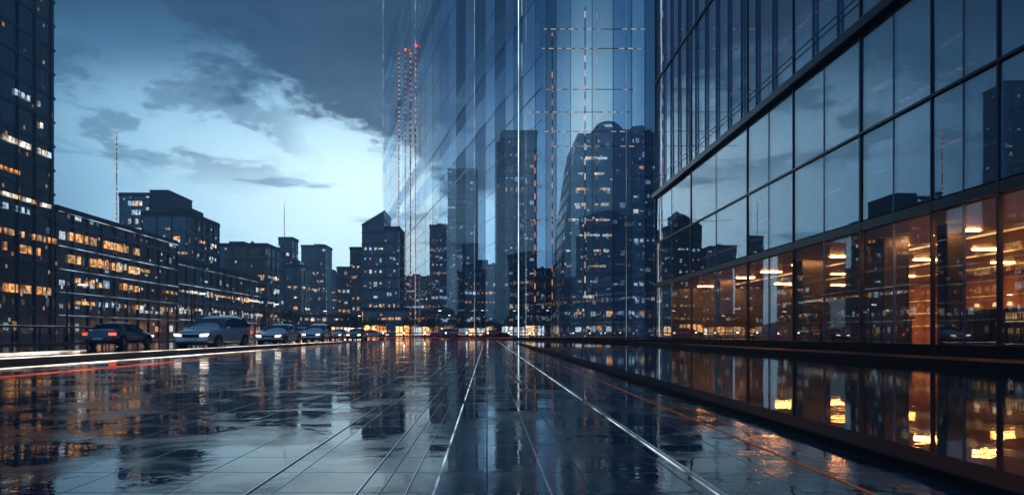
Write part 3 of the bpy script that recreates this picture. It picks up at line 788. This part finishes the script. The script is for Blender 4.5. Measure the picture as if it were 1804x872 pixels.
# lamp runs on the inside of the upper glass
GR = 'dotted lamp runs inside the near glass building'
for (y0, y1, x, z, lab) in ((22, 48, FX+.5, 9.35, 'long dotted orange run below the main beam'), (18.5, 25, FX+.8, 8.5, 'short dotted orange run near the right edge of the upper glass'),
                            (30, 44, FX+.8, 5.6, 'dotted orange run just above the lobby ceiling line'), (26, 40, FX+.7, 14.2, 'dotted orange run above the main beam')):
    b = MB(); b.box(-.03, .03, 0, y1-y0, -.03, .03); o = b.build('light_string', M['dot_y']); o.location = (x, y0, z)
    tag(o, lab + ' of the near building', 'string light', GR)

# ------------------------------------------------------------------ lobby furniture
M['sofa'] = plain('grey_fabric', (.10,.10,.11), .8, bump=.1, scale=6)
M['leather'] = plain('dark_leather', (.03,.025,.022), .4)
M['lampshade'] = lamp_mat('lamp_shade', (1., .62, .3), 3., .2)
M['screen'] = lamp_mat('screen_grey', (.35,.45,.55), .25, .4)
M['leaf'] = plain('plant_leaf', (.03,.06,.025), .5)
def sofa(x, y, L, rz, lab, mat='sofa', nm='sofa', cat='sofa'):
    r = empty(nm, (x, y, .3), lab, cat, 'lobby seats', rz)
    b = MB(); b.box(-.42, .42, -L/2, L/2, .12, .40); b.build('seat_base', M[mat], r, .04)
    k = max(1, round(L/.8))
    for i in range(k):
        y0 = -L/2+.14+i*(L-.28)/k; b = MB(); b.box(-.40, .22, y0+.01, y0+(L-.28)/k-.01, .40, .54); b.build('seat_cushion', M[mat], r, .04)
    b = MB(); b.box(.22, .46, -L/2, L/2, .40, .86); b.build('backrest', M[mat], r, .05)
    for s_ in (-1, 1):
        b = MB(); b.box(-.42, .22, s_*L/2-.07*(1+s_), s_*L/2+.07*(1-s_), .40, .64); b.build('armrest', M[mat], r, .04)
    for sx in (-.35, .35):
        for sy in (-L/2+.1, L/2-.1):
            b = MB(); b.box(sx-.025, sx+.025, sy-.025, sy+.025, 0, .12); b.build('leg', M['dark'], r)
    return r
sofa(15.1, 41.6, 2.4, R(0), 'long dark sofa by the glass left of the wide lobby column')
sofa(15.0, 38.2, .95, R(20), 'single grey armchair beside the long dark sofa', 'leather', 'armchair', 'armchair')
sofa(15.2, 35.6, 2.0, R(0), 'grey sofa close to the wide dark lobby column')
sofa(14.9, 31.0, .95, R(-25), 'single armchair just right of the wide dark lobby column', 'leather', 'armchair', 'armchair')
r = empty('reception_desk', (16.5, 29.3, .3), 'dark reception desk with an amber glow along its top', 'desk')
b = MB(); b.box(-.5, .5, -2.0, 2.0, 0, 1.05); b.build('front', M['panel'], r, .02)
b = MB(); b.box(-.62, .56, -2.1, 2.1, 1.05, 1.12); b.build('counter_top', M['granite'], r, .01)
b = MB(); b.box(-.56, -.52, -2.0, 2.0, .98, 1.03); b.build('edge_light', M['lob_strip'], r)
r = empty('display_board', (15.6, 29.8, .3), 'large grey glass display board standing in front of the reception desk', 'board')
b = MB(); b.box(-.04, .04, -1.15, 1.15, .75, 2.0); b.build('board', M['screen'], r, .01)
b = MB(); b.box(-.06, .06, -1.2, 1.2, .68, .745); b.build('frame', M['dark'], r)
for sy in (-.9, .9):
    b = MB(); b.box(-.04, .04, sy-.03, sy+.03, 0, .68); b.build('leg', M['dark'], r)
r = empty('floor_lamp', (15.8, 27.4, .3), 'floor lamp with a small glowing shade right of the display board', 'lamp')
b = MB(); b.tube([(0,0,0),(0,0,1.5)], .02); b.lathe([(0,0),(.16,0),(.16,.03),(0,.03)], 16); b.build('stand', M['dark'], r)
b = MB(); b.lathe([(.12,1.45),(.2,1.45),(.14,1.75),(.08,1.75)], 16); b.build('lamp_shade', M['lampshade'], r)
def planter(x, y, lab):
    r = empty('planter', (x, y, .3), lab, 'plant', 'lobby plants')
    b = MB(); b.box(-.3,.3,-.3,.3,0,.6); b.build('pot', M['panel'], r, .02)
    b = MB(); rn = random.Random(int(y*10))
    for i in range(140):
        a = rn.random()*6.28; rr = rn.random()**.5*.55; z = .7+rn.random()*.9
        c = Vector((math.cos(a)*rr, math.sin(a)*rr, z)); d = Vector((math.cos(a), math.sin(a), rn.uniform(-.3,.8))).normalized()*.16; s_ = Vector((-math.sin(a), math.cos(a), 0))*.035
        b.quad(c-d, c-s_, c+d, c+s_)
    b.build('foliage', M['leaf'], r)
planter(15.3, 26.6, 'bushy plant in a square black pot next to the floor lamp')
planter(14.9, 47.2, 'bushy plant in a square black pot at the far end of the lobby')
# bar counter to the right
r = empty('bar_counter', (16.0, 20.6, .3), 'long dark bar counter with small glowing lamps on it at the right of the lobby', 'counter')
b = MB(); b.box(-.4, .4, -2.6, 2.2, 0, 1.15); b.build('front', M['panel'], r, .02)
b = MB(); b.box(-.5, .46, -2.7, 2.3, 1.15, 1.22); b.build('counter_top', M['granite'], r, .01)
for i, yy in enumerate((-2.2, -1.5, -.6, .3, .9, 1.7)):
    t = empty('table_lamp', (16.0, 20.6+yy, 1.52), 'small glowing lamp on the bar counter', 'lamp', 'small lamps on the bar counter')
    t['label'] = ['small lamp at the near right end of the bar counter','small lamp second from the right end of the bar counter','small lamp left of the gap on the bar counter','small lamp right of the pair on the bar counter','small lamp of the pair on the bar counter','small lamp at the far left end of the bar counter'][i]
    b = MB(); b.lathe([(0,0),(.06,0),(.06,.015),(.012,.02),(.012,.12)], 12); b.build('stand', M['dark'], t)
    b = MB(); b.lathe([(.05,.1),(.075,.1),(.05,.22),(.03,.22)], 12); b.build('lamp_shade', M['lampshade'], t)
r = empty('illuminated_sign', (14.4, 17.75+.6, 1.0), 'small glowing amber sign with unreadable letters low behind the glass, right of the bar counter', 'sign')
b = MB(); b.box(-.03, .03, -.62, .62, 0, .42); b.build('sign_box', M['panel'], r)
b = MB(); rn = random.Random(3); yy = .55
while yy > -.5:
    wdt = rn.uniform(.05, .10)
    b.box(-.045, -.031, yy-wdt, yy-wdt+.018, .16, .34); 
    if rn.random() < .7: b.box(-.045, -.031, yy-wdt, yy, .32, .34)
    if rn.random() < .6: b.box(-.045, -.031, yy-.018, yy, .16, .34)
    yy -= wdt + .045
b.build('lettering', M['w_amber'], r)
b = MB(); b.box(-.045, -.031, -.52, .55, .08, .105); b.build('underline', M['w_amber'], r)
for sy in (-.5, .5):
    b = MB(); b.box(-.02, .02, sy-.02, sy+.02, -.70, 0); b.build('post', M['dark'], r)

# ------------------------------------------------------------------ ground light lines, most standing in for light trails, and metal inlays
def gline(name, x, y0, y1, w_, z0, z1, mat, lab, group=None, cat='light strip', kind=None, x2=None):
    b = MB(); b.obox((x, y0), (x if x2 is None else x2, y1), w_, z0, z1)
    return tag(b.build(name, M[mat]), lab, cat, group, kind)
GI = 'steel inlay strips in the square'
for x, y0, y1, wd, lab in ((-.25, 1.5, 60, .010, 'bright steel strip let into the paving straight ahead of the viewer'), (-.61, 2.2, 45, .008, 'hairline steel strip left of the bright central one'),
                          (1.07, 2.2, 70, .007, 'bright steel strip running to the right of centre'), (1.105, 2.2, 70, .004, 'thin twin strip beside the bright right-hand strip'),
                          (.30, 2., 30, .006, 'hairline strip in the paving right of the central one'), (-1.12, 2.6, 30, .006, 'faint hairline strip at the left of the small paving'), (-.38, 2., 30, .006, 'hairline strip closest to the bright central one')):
    gline('inlay_strip', x, y0, y1, wd, .003, .010, 'inlay_sheen' if 'bright steel' in lab else 'steel', lab.replace('bright steel', 'bright steel (sheen put in as glow)'), GI, 'metal strip')  # the bright steel strips get their sheen as emission
GK = 'lamp lines along the ground'
gline('light_strip', 1.80, 2.2, 70, .004, .003, .010, 'led_orange', 'thin orange lamp line in the paving beside the pool kerb', GK)
gline('light_strip', -12.15, 11, 57, .022, .121, .14, 'trail_white', 'bright white light-trail stand-in along the road kerb, brightest on the left', GK)  # this and the strips below are added, imitating light trails of traffic
gline('light_strip', -12.35, 11, 42, .018, .121, .135, 'trail_white', 'second white light-trail stand-in on the outer lip of the road kerb', GK)
gline('light_strip', -8.4, 7, 20, .022, .003, .014, 'trail_red', 'red light-trail stand-in in the slabs at the lower left edge', GK)
gline('light_strip', -9.3, 22, 58, .03, .003, .012, 'led_orange', 'faint orange light-trail stand-in in the slabs behind the red one', GK)
gline('light_strip', -10.4, 12, 34, .03, .003, .012, 'trail_white', 'thin white light-trail stand-in in the slabs between kerb and red line', GK)
gline('light_strip', -18.2, 20, 31, .03, .0, .03, 'trail_white', 'short white light-trail stand-in in the middle of the road', GK)
gline('light_strip', -17.3, 22, 29, .04, .0, .03, 'trail_white', 'shorter white light-trail stand-in close to the one in mid road', GK)
# guard rails with a lit edge; the red pair is added for far light trails
def rail(x0, x1, y0, y1, z, mat, lab, n_):
    r = empty('guard_rail', (x0, y0, 0), lab, 'guard rail', 'lit guard rails')
    b = MB(); b.obox((0,0), (x1-x0, y1-y0), .10, z-.14, z-.02); b.build('rail', M['dark'], r)
    b = MB(); b.obox((0,0), (x1-x0, y1-y0), .04, z-.015, z+.012); b.build('lamp_strip', M[mat], r)
    for i in range(n_):
        t = i/(n_-1); b = MB(); px, py = (x1-x0)*t, (y1-y0)*t; b.box(px-.04, px+.04, py-.04, py+.04, 0, z-.14); b.build('post', M['dark'], r)
rail(-28, 6.5, 98, 98, .95, 'trail_red', 'long added red-lit rail standing in for light trails across the far end of the square', 16)
rail(-24, 8, 90, 90, .22, 'trail_red', 'low added red-lit rail standing in for light trails, in front of the long one', 16)
rail(-33, -33, 30, 62, 1.35, 'led_faint', 'pale-lit guard rail on the far side of the road', 12)
rail(3.5, 12.4, 56, 56, .5, 'led_orange', 'short orange-lit rail behind the end of the pool', 5)

# ------------------------------------------------------------------ cars
M['rubber'] = plain('tyre_rubber', (.012,.012,.013), .7)
M['carglass'] = plain('car_glass', (.006,.008,.012), .05, spec=.9)
M['alloy'] = plain('alloy_rim', (.35,.36,.38), .25, 1.)
M['plate'] = plain('number_plate', (.5,.5,.48), .4)
M['head'] = lamp_mat('headlamp', (1., .84, .62), 3.5, .15)
M['tail'] = lamp_mat('tail_lamp', (1., .07, .04), 3., .15)
def paint(name, c, rough=.18):
    m, nt, out = newmat(name); n = N(nt); b = n.new('ShaderNodeBsdfPrincipled')
    tc = n.new('ShaderNodeTexCoord').outputs['Object']
    n.put(b.inputs['Base Color'], n.mix(n.noise(tc, 40., 2.), c4([k*.85 for k in c]), c4([k*1.15 for k in c])))
    b.inputs['Metallic'].default_value = .55; b.inputs['Roughness'].default_value = rough
    b.inputs['Coat Weight'].default_value = .8; b.inputs['Coat Roughness'].default_value = .06
    n.put(out.inputs[0], b.outputs[0]); return m
M['p_grey'] = paint('car_paint_grey', (.42,.44,.48)); M['p_black'] = paint('car_paint_black', (.07,.08,.10))
M['p_silver'] = paint('car_paint_silver', (.5,.53,.57)); M['p_blue'] = paint('car_paint_blue', (.05,.09,.15)); M['p_white'] = paint('car_paint_white', (.6,.62,.64))
def car(kind, loc, rz, pm, label, lights=True):
    """nose towards local -y"""
    g_ = 'cars on the left road'
    r = empty('parked_car' if False else 'car', loc, label, 'car', g_, rz)
    if kind == 'wagon':
        Lc, W, Hh = 4.85, .93, 1.66
        #  y, underside, belt z, roof z, cabin
        st = [(-2.42,.34,.62,.66,0),(-2.36,.24,.72,.80,0),(-2.1,.20,.80,.92,0),(-1.6,.20,.90,.98,0),(-1.15,.20,.98,1.03,0),(-.35,.20,1.0,1.56,1),(.3,.20,1.01,1.66,1),(1.2,.20,1.03,1.66,1),(1.9,.20,1.04,1.60,1),(2.28,.22,1.04,1.10,0),(2.40,.26,.95,1.0,0),(2.43,.36,.70,.74,0)]
        wy = (-1.5, 1.42)
    else:
        Lc, W, Hh = 4.6, .90, 1.44
        st = [(-2.30,.34,.56,.60,0),(-2.24,.24,.66,.72,0),(-1.95,.19,.74,.82,0),(-1.4,.19,.82,.88,0),(-.95,.19,.88,.92,0),(-.1,.19,.90,1.38,1),(.35,.19,.91,1.44,1),(.95,.19,.92,1.40,1),(1.2,.19,.92,1.30,1),(1.75,.19,.92,.98,0),(2.18,.22,.90,.95,0),(2.28,.28,.80,.84,0),(2.30,.40,.62,.66,0)]
        wy = (-1.4, 1.35)
    rings = []; b = MB()
    nS = len(st)
    for i, (y, zb, zm, zt, cab) in enumerate(st):
        tp = 1.0
        if y < -Lc/2+.5: tp = .84 + .16*(y+Lc/2)/.5
        if y > Lc/2-.4: tp = .90 + .10*(Lc/2-y)/.4
        wb = W*tp; wr = wb*(.76 if cab else .82)
        half = [(wb*.90, zb), (wb*.99, zb+.14), (wb, (zb+zm)/2+.05), (wb*.97, zm), (wr, zt - (.03 if cab else 0.01)), (wr*.6, zt+(.015 if cab else .01))]
        ring = [(x, y, z) for x, z in half] + [(-x, y, z) for x, z in reversed(half)]
        rings.append((len(b.v), ring)); b.v += ring
    K = 12
    for i in range(nS-1):
        a, c = rings[i][0], rings[i+1][0]
        for k in range(K):
            j = (k+1) % K
            b.f.append((a+k, a+j, c+j, c+k)); b.m.append(0)
    b.f.append(tuple(rings[0][0]+k for k in reversed(range(K)))); b.m.append(0)
    b.f.append(tuple(rings[-1][0]+k for k in range(K))); b.m.append(0)
    # boolean-free wheel arches: dark liners set proud of the flank
    body = b.build('body', M[pm], r, 0, True)
    bm = bmesh.new(); bm.from_mesh(body.data); bmesh.ops.recalc_face_normals(bm, faces=bm.faces); bm.to_mesh(body.data); bm.free()
    sd_ = body.modifiers.new('sub', 'SUBSURF'); sd_.levels = 1; sd_.render_levels = 2
    for e in body.data.edges: pass
    # glass: lofted panels a hair outside the cabin
    def pt(i, k): return Vector(rings[i][1][k])
    cab = [i for i in range(nS) if st[i][4]]
    c0, c1 = cab[0], cab[-1]
    def lerp(a, c, t): return a + (c-a)*t
    def pane(name, quads, m='carglass', th=.012):
        q = MB()
        for qd in quads: q.quad(*qd)
        o = q.build(name, M[m], body); sm = o.modifiers.new('solid', 'SOLIDIFY'); sm.thickness = th; sm.offset = 0
        return o
    up = Vector((0,0,.02))
    for s_, (kb, kt) in ((1, (3,4)), (-1, (8,7))):
        outv = Vector((s_*.012, 0, .0))
        segs = [(c0-1, c0)] + [(i, i+1) for i in range(c0, c1)] + [(c1, c1+1)]
        groups = [segs[:2], segs[2:-1] if len(segs) > 3 else segs[2:], segs[-1:]]
        for gi, sg in enumerate(groups):
            qs = []
            for (i, j) in sg:
                lo, hi = .14, .84
                if i == c0-1:
                    A0, A1 = lerp(pt(i,kb), pt(j,kb), .45), lerp(pt(j,kb), pt(j,kt), lo)
                    B1 = lerp(pt(j,kb), pt(j,kt), hi); A0 = A0 + Vector((0,0,.06)); B0 = lerp(A0, B1, .12)
                elif j == c1+1:
                    A0 = lerp(pt(i,kb), pt(i,kt), lo); B0 = lerp(pt(i,kb), pt(i,kt), hi)
                    A1 = lerp(pt(i,kb), pt(j,kb), .55) + Vector((0,0,.06)); B1 = lerp(A1, B0, .12)
                else:
                    A0 = lerp(pt(i,kb), pt(i,kt), lo); B0 = lerp(pt(i,kb), pt(i,kt), hi); A1 = lerp(pt(j,kb), pt(j,kt), lo); B1 = lerp(pt(j,kb), pt(j,kt), hi)
                qs.append((A0+outv, A1+outv, B1+outv, B0+outv))
            if qs: pane('side_window', qs)
    f = Vector((0,-.02,.025))
    pane('windscreen', [(lerp(pt(c0-1,8),pt(c0,7),.12)*1.0+f, lerp(pt(c0-1,3),pt(c0,4),.12)+f, lerp(pt(c0-1,4),pt(c0,4),.90)+f, lerp(pt(c0-1,7),pt(c0,7),.90)+f)])
    f = Vector((0,.02,.025))
    pane('rear_window', [(lerp(pt(c1+1,4),pt(c1,4),.15)+f, lerp(pt(c1+1,7),pt(c1,7),.15)+f, lerp(pt(c1+1,7),pt(c1,7),.88)+f, lerp(pt(c1+1,4),pt(c1,4),.88)+f)])
    # wheels
    for y in wy:
        for s_ in (1, -1):
            R_ = .34 if kind == 'wagon' else .32
            we = MB(); x0 = s_*(W-.17); x1 = s_*(W+.015)
            def disc(bb, prof):
                nst = len(bb.v); seg = 24
                for rr, xx in prof:
                    for k in range(seg):
                        an = 2*math.pi*k/seg; bb.v.append((xx, y+rr*math.cos(an), R_+rr*math.sin(an)))
                for i in range(len(prof)-1):
                    for k in range(seg):
                        j = (k+1) % seg; bb.f.append((nst+i*seg+k, nst+i*seg+j, nst+(i+1)*seg+j, nst+(i+1)*seg+k)); bb.m.append(0)
            disc(we, [(0,x0),(R_*.97,x0),(R_,x0+s_*.03),(R_,x1-s_*.03),(R_*.96,x1),(R_*.70,x1),(R_*.68,x1-s_*.03),(0,x1-s_*.03)])
            t = we.build('wheel', M['rubber'], r, smooth=False)
            rm = MB(); disc(rm, [(R_*.67,x1-s_*.028),(R_*.60,x1-s_*.004),(R_*.56,x1-s_*.022)])
            for q in range(5):
                an = 2*math.pi*q/5+.3; d = Vector((0, math.cos(an), math.sin(an))); pz = Vector((0, -math.sin(an), math.cos(an)))
                o0 = Vector((x1-s_*.006, y, R_))
                rm.quad(o0+pz*.05, o0-pz*.05, o0+d*R_*.6-pz*.03, o0+d*R_*.6+pz*.03)
            rm.build('rim', M['alloy'], t)
            ar = MB(); seg = 20; n0 = len(ar.v)
            for rr, xx in ((R_+.02, s_*(W+.004)), (R_+.07, s_*(W+.008)), (R_+.075, s_*(W-.04))):
                for k in range(seg+1):
                    an = math.pi*k/seg*1.12-.19; ar.v.append((xx, y+rr*math.cos(an), R_+rr*math.sin(an)))
            for i in range(2):
                for k in range(seg):
                    ar.f.append((n0+i*(seg+1)+k, n0+i*(seg+1)+k+1, n0+(i+1)*(seg+1)+k+1, n0+(i+1)*(seg+1)+k)); ar.m.append(0)
            ar.build('wheel_arch', M['rubber'], body)
    yf_, yb_ = st[0][0], st[-1][0]
    hz = .70 if kind == 'wagon' else .62
    for s_ in (1, -1):
        h_ = MB(); h_.prism([(s_*.45, hz-.06),(s_*.78, hz-.04),(s_*.79, hz+.07),(s_*.48, hz+.05)] if s_ > 0 else [(-.78, hz-.04),(-.45, hz-.06),(-.48, hz+.05),(-.79, hz+.07)], yf_-.03, yf_+.35)
        h_.build('headlight', M['head'] if lights else M['steel'], r)
        t_ = MB(); t_.box(s_*.72-.13, s_*.72+.13, yb_-.28, yb_+.02, hz+.06, hz+.20); t_.build('tail_light', M['tail'], r)
        mr = MB(); mr.box(s_*(W+.09)-.09, s_*(W+.09)+.09, st[c0][0]-.42, st[c0][0]-.32, st[c0][2]-.02, st[c0][2]+.13); mr.build('mirror', M[pm], r, .03)
        for hy in ((-.15, .75) if kind == 'wagon' else (.05, .85)):
            hd = MB(); hd.box(s_*(W+.004)-.015, s_*(W+.004)+.015, hy, hy+.16, .84, .87); hd.build('door_handle', M['alloy'], r)
    gr = MB(); gr.box(-.40, .40, yf_-.025, yf_+.2, hz-.12, hz+.03); gr.build('grille', M['rubber'], r, .02)
    bp_ = MB(); bp_.box(-.74, .74, yf_-.03, yf_+.25, .27, .40); bp_.build('bumper', M['rubber'], r, .04)
    bp_ = MB(); bp_.box(-.74, .74, yb_-.25, yb_+.03, .30, .44); bp_.build('bumper', M['rubber'], r, .04)
    for yy, s_ in ((yf_-.045, -1), (yb_+.035, 1)):
        pl = MB(); pl.box(-.26, .26, yy, yy+.012, .44, .55); pl.build('number_plate', M['plate'], r)
    return r
car('wagon', (-13.55, 34.0, -.008), R(-4), 'p_grey', 'grey estate car with its headlights on, nearest and largest on the road')
car('sedan', (-14.1, 46.5, -.008), R(-2), 'p_silver', 'silver saloon right behind the grey estate car')
car('sedan', (-21.2, 39.5, -.008), R(180), 'p_black', 'black saloon driving away left of the grey estate car, red tail lights on')
car('wagon', (-15.4, 62.0, -.008), R(0), 'p_white', 'white estate car with headlights on behind the silver saloon')
car('sedan', (-19.0, 70.0, -.008), R(0), 'p_blue', 'blue saloon in the lane left of the white estate car', )
car('sedan', (-15.6, 82.0, -.008), R(0), 'p_black', 'black saloon with headlights on, farthest in the near lane')
car('sedan', (-20.0, 92.0, -.008), R(0), 'p_silver', 'small silver saloon far down the road')
car('sedan', (-18.0, 108.0, -.004), R(90), 'p_grey', 'grey saloon turning across the far end of the square')
car('wagon', (-7.0, 112.0, -.004), R(-90), 'p_black', 'dark estate car crossing in the far street under the centre towers')
car('sedan', (1.5, 108.5, -.004), R(90), 'p_black', 'black saloon crossing in the far street near the bright vertical light')

# ------------------------------------------------------------------ street lamps, masts, trees
M['bulb'] = lamp_mat('street_lamp_head', (1., .82, .6), 14., .1)
M['bulb_c'] = lamp_mat('street_lamp_head_cool', (.8, .93, 1.), 14., .1)
def street_lamp(x, y, h, lab, cool=False, arm=1.2):
    r = empty('street_lamp', (x, y, 0), lab, 'street lamp', 'street lamps of the road')
    b = MB(); b.tube([(0,0,0),(0,0,h*.5),(0,0,h)], .09, 8, .05); b.lathe([(.16,0),(.16,.5),(.1,.6)], 10); b.build('pole', M['dark'], r)
    b = MB(); b.tube([(0,0,h-.05),(arm*.5,0,h+.12),(arm,0,h+.15)], .04, 6); b.build('arm', M['dark'], r)
    b = MB(); b.box(arm-.35, arm+.25, -.12, .12, h+.10, h+.2); hd = b.build('lamp_head', M['dark'], r, .02)
    b = MB(); b.box(arm-.3, arm+.2, -.1, .1, h+.055, h+.098); b.build('lamp_glass', M['bulb_c' if cool else 'bulb'], hd)
    return r
for i, (x, y, h, lab, c_) in enumerate((
    (-32, 52, 4.4, 'slim street lamp before the long low block, nearest of the row', True), (-32, 74, 5, 'street lamp second in the row before the long low block', False),
    (-32, 100, 5, 'street lamp third in the row, above the parked line of cars', True), (-32, 130, 5, 'street lamp by the crossing on the left side', False),
    (-32, 165, 5, 'street lamp beyond the crossing on the left side', False), (-32, 205, 5, 'last street lamp on the left side of the road', True),
    (-10, 128, 5, 'street lamp at the far corner under the slant-topped tower', False), (-10, 160, 5, 'street lamp deep in the street below the hazy towers', False),
    (-2, 126, 5, 'street lamp at the far kerb before the white shop row', True), (4, 128, 5, 'street lamp at the foot of the tall square tower', False), (10, 126, 5, 'street lamp between the tall square tower and the bulging tower', True))):
    street_lamp(x, y, h, lab, c_)
for i in range(12):
    x = -26 + i*2.9
    r = empty('bollard_light', (x, 94.5, 0), 'low lit bollard in the row in front of the long added red-lit rail', 'bollard', 'lit bollards at the far end of the square')
    b = MB(); b.tube([(0,0,0),(0,0,.8)], .08, 10); b.build('post', M['dark'], r)
    b = MB(); b.lathe([(.08,.8),(.08,.95),(0,.95)], 10); b.build('lamp', M['bulb_c' if i % 3 else 'bulb'], r)
def antenna(x, y, z0, z1, lab):
    r = empty('antenna_mast', (x, y, 0), lab, 'antenna', 'rooftop antennas')
    b = MB(); b.tube([(0,0,z0),(0,0,(z0+z1)/2),(0,0,z1)], .14, 6, .05); b.build('mast', M['dark'], r)
    b = MB(); b.box(-.11,.11,-.26,-.15,z0+1,z1-.5); b.build('lamp_tape', M['dot_wh'], r)
    b = MB(); b.lathe([(0,z1),(.3,z1+.1),(.3,z1+.6),(0,z1+.8)], 8); b.build('beacon', M['w_amber'], r)
antenna(wx(206,193), 193, 0, wz(237,193), 'tall dotted antenna mast left of the slab tower')
antenna(wx(501,262), 262, 36.8, wz(362,262), 'dotted antenna on the slim plain tower')

M['bark'] = plain('tree_bark', (.03,.025,.02), .8)
M['leaves'] = plain('tree_leaves', (.035,.05,.03), .6, scale=1.5, var=.3)
def tree_proto(seed, h):
    rn = random.Random(seed); tr = MB()
    tr.tube([(0,0,0),(.05,.02,h*.25),(.0,.06,h*.5)], .16, 7, .09)
    tips = []
    for i in range(7):
        a = i*.9+rn.random(); l = h*rn.uniform(.22,.38); z0 = h*rn.uniform(.32,.5)
        e = (math.cos(a)*l, math.sin(a)*l, z0+h*rn.uniform(.18,.42))
        tr.tube([(0,0.04,z0), (e[0]*.5,e[1]*.5,z0+(e[2]-z0)*.6), e], .06, 5, .02); tips.append(Vector(e))
    tips.append(Vector((0,0,h*.85)))
    lf = MB()
    for t in tips:
        for k in range(70):
            c = t + Vector((rn.gauss(0,.45), rn.gauss(0,.45), rn.gauss(0,.38)))*h*.2
            d = Vector((rn.uniform(-1,1), rn.uniform(-1,1), rn.uniform(-1,1))).normalized(); e = d.orthogonal().normalized()
            s_ = rn.uniform(.12,.24)
            lf.quad(c-d*s_, c-e*s_*.6, c+d*s_, c+e*s_*.6)
    return tr, lf
for i, (px, y, h, lab) in enumerate(((612,150,5.2,'small bare-lit street tree at the left of the dark centre towers'), (628,140,4.4,'low street tree before the square dark tower'), (664,150,4.6,'street tree before the amber-lit corner building'),
        (722,165,5.,'street tree right of the amber-lit corner building'), (757,150,4.4,'street tree before the broad blue tower'), (806,160,5.2,'street tree before the white and amber shop row'), (838,150,4.2,'low street tree left of the wide bright-windowed block'), (868,160,4.6,'street tree at the left foot of the tall square tower'),
        (511,130,5.2,'dark street tree behind the far cars on the left'))):
    r = empty('street_tree', (wx(px,y), y, 0), lab, 'tree', 'street trees at the far end', random.random()*6)
    a, c_ = tree_proto(i, h); a.build('trunk', M['bark'], r); c_.build('crown', M['leaves'], r)

# ------------------------------------------------------------------ air
HAZE = True
if HAZE:
    m, nt, out = newmat('evening_haze'); n = N(nt)
    v = n.new('ShaderNodeVolumePrincipled'); v.inputs['Color'].default_value = (.66,.84,1.,1.); v.inputs['Density'].default_value = .0014; v.inputs['Anisotropy'].default_value = .45
    n.put(out.inputs['Volume'], v.outputs[0])
    b = MB(); b.box(-700, 700, -60, 470, -3., 142.); o = b.build('haze', m)
    tag(o, 'thin blue evening haze over the city', None, None, 'stuff')

# ------------------------------------------------------------------ camera and render settings
cd = bpy.data.cameras.new('camera'); cam = bpy.data.objects.new('camera', cd); col.objects.link(cam)
cam.location = (0,0,CZ); cam.rotation_euler = (R(90),0,0); cd.sensor_width = 36; cd.lens = 24
cd.shift_x = (902-CX)/1804.; cd.shift_y = (HY-436)/1804.; cd.clip_end = 9000; cd.clip_start = .05
scn.camera = cam
scn.view_settings.view_transform = 'Standard'; scn.view_settings.look = 'None'; scn.view_settings.exposure = 0; scn.view_settings.gamma = 1
cy = scn.cycles
cy.use_denoising = True
cy.max_bounces = 9; cy.diffuse_bounces = 2; cy.glossy_bounces = 5; cy.transmission_bounces = 4; cy.transparent_max_bounces = 24; cy.volume_bounces = 0
cy.sample_clamp_indirect = 4.; cy.sample_clamp_direct = 0; cy.caustics_reflective = True; cy.blur_glossy = .2
cy.volume_step_rate = 5.
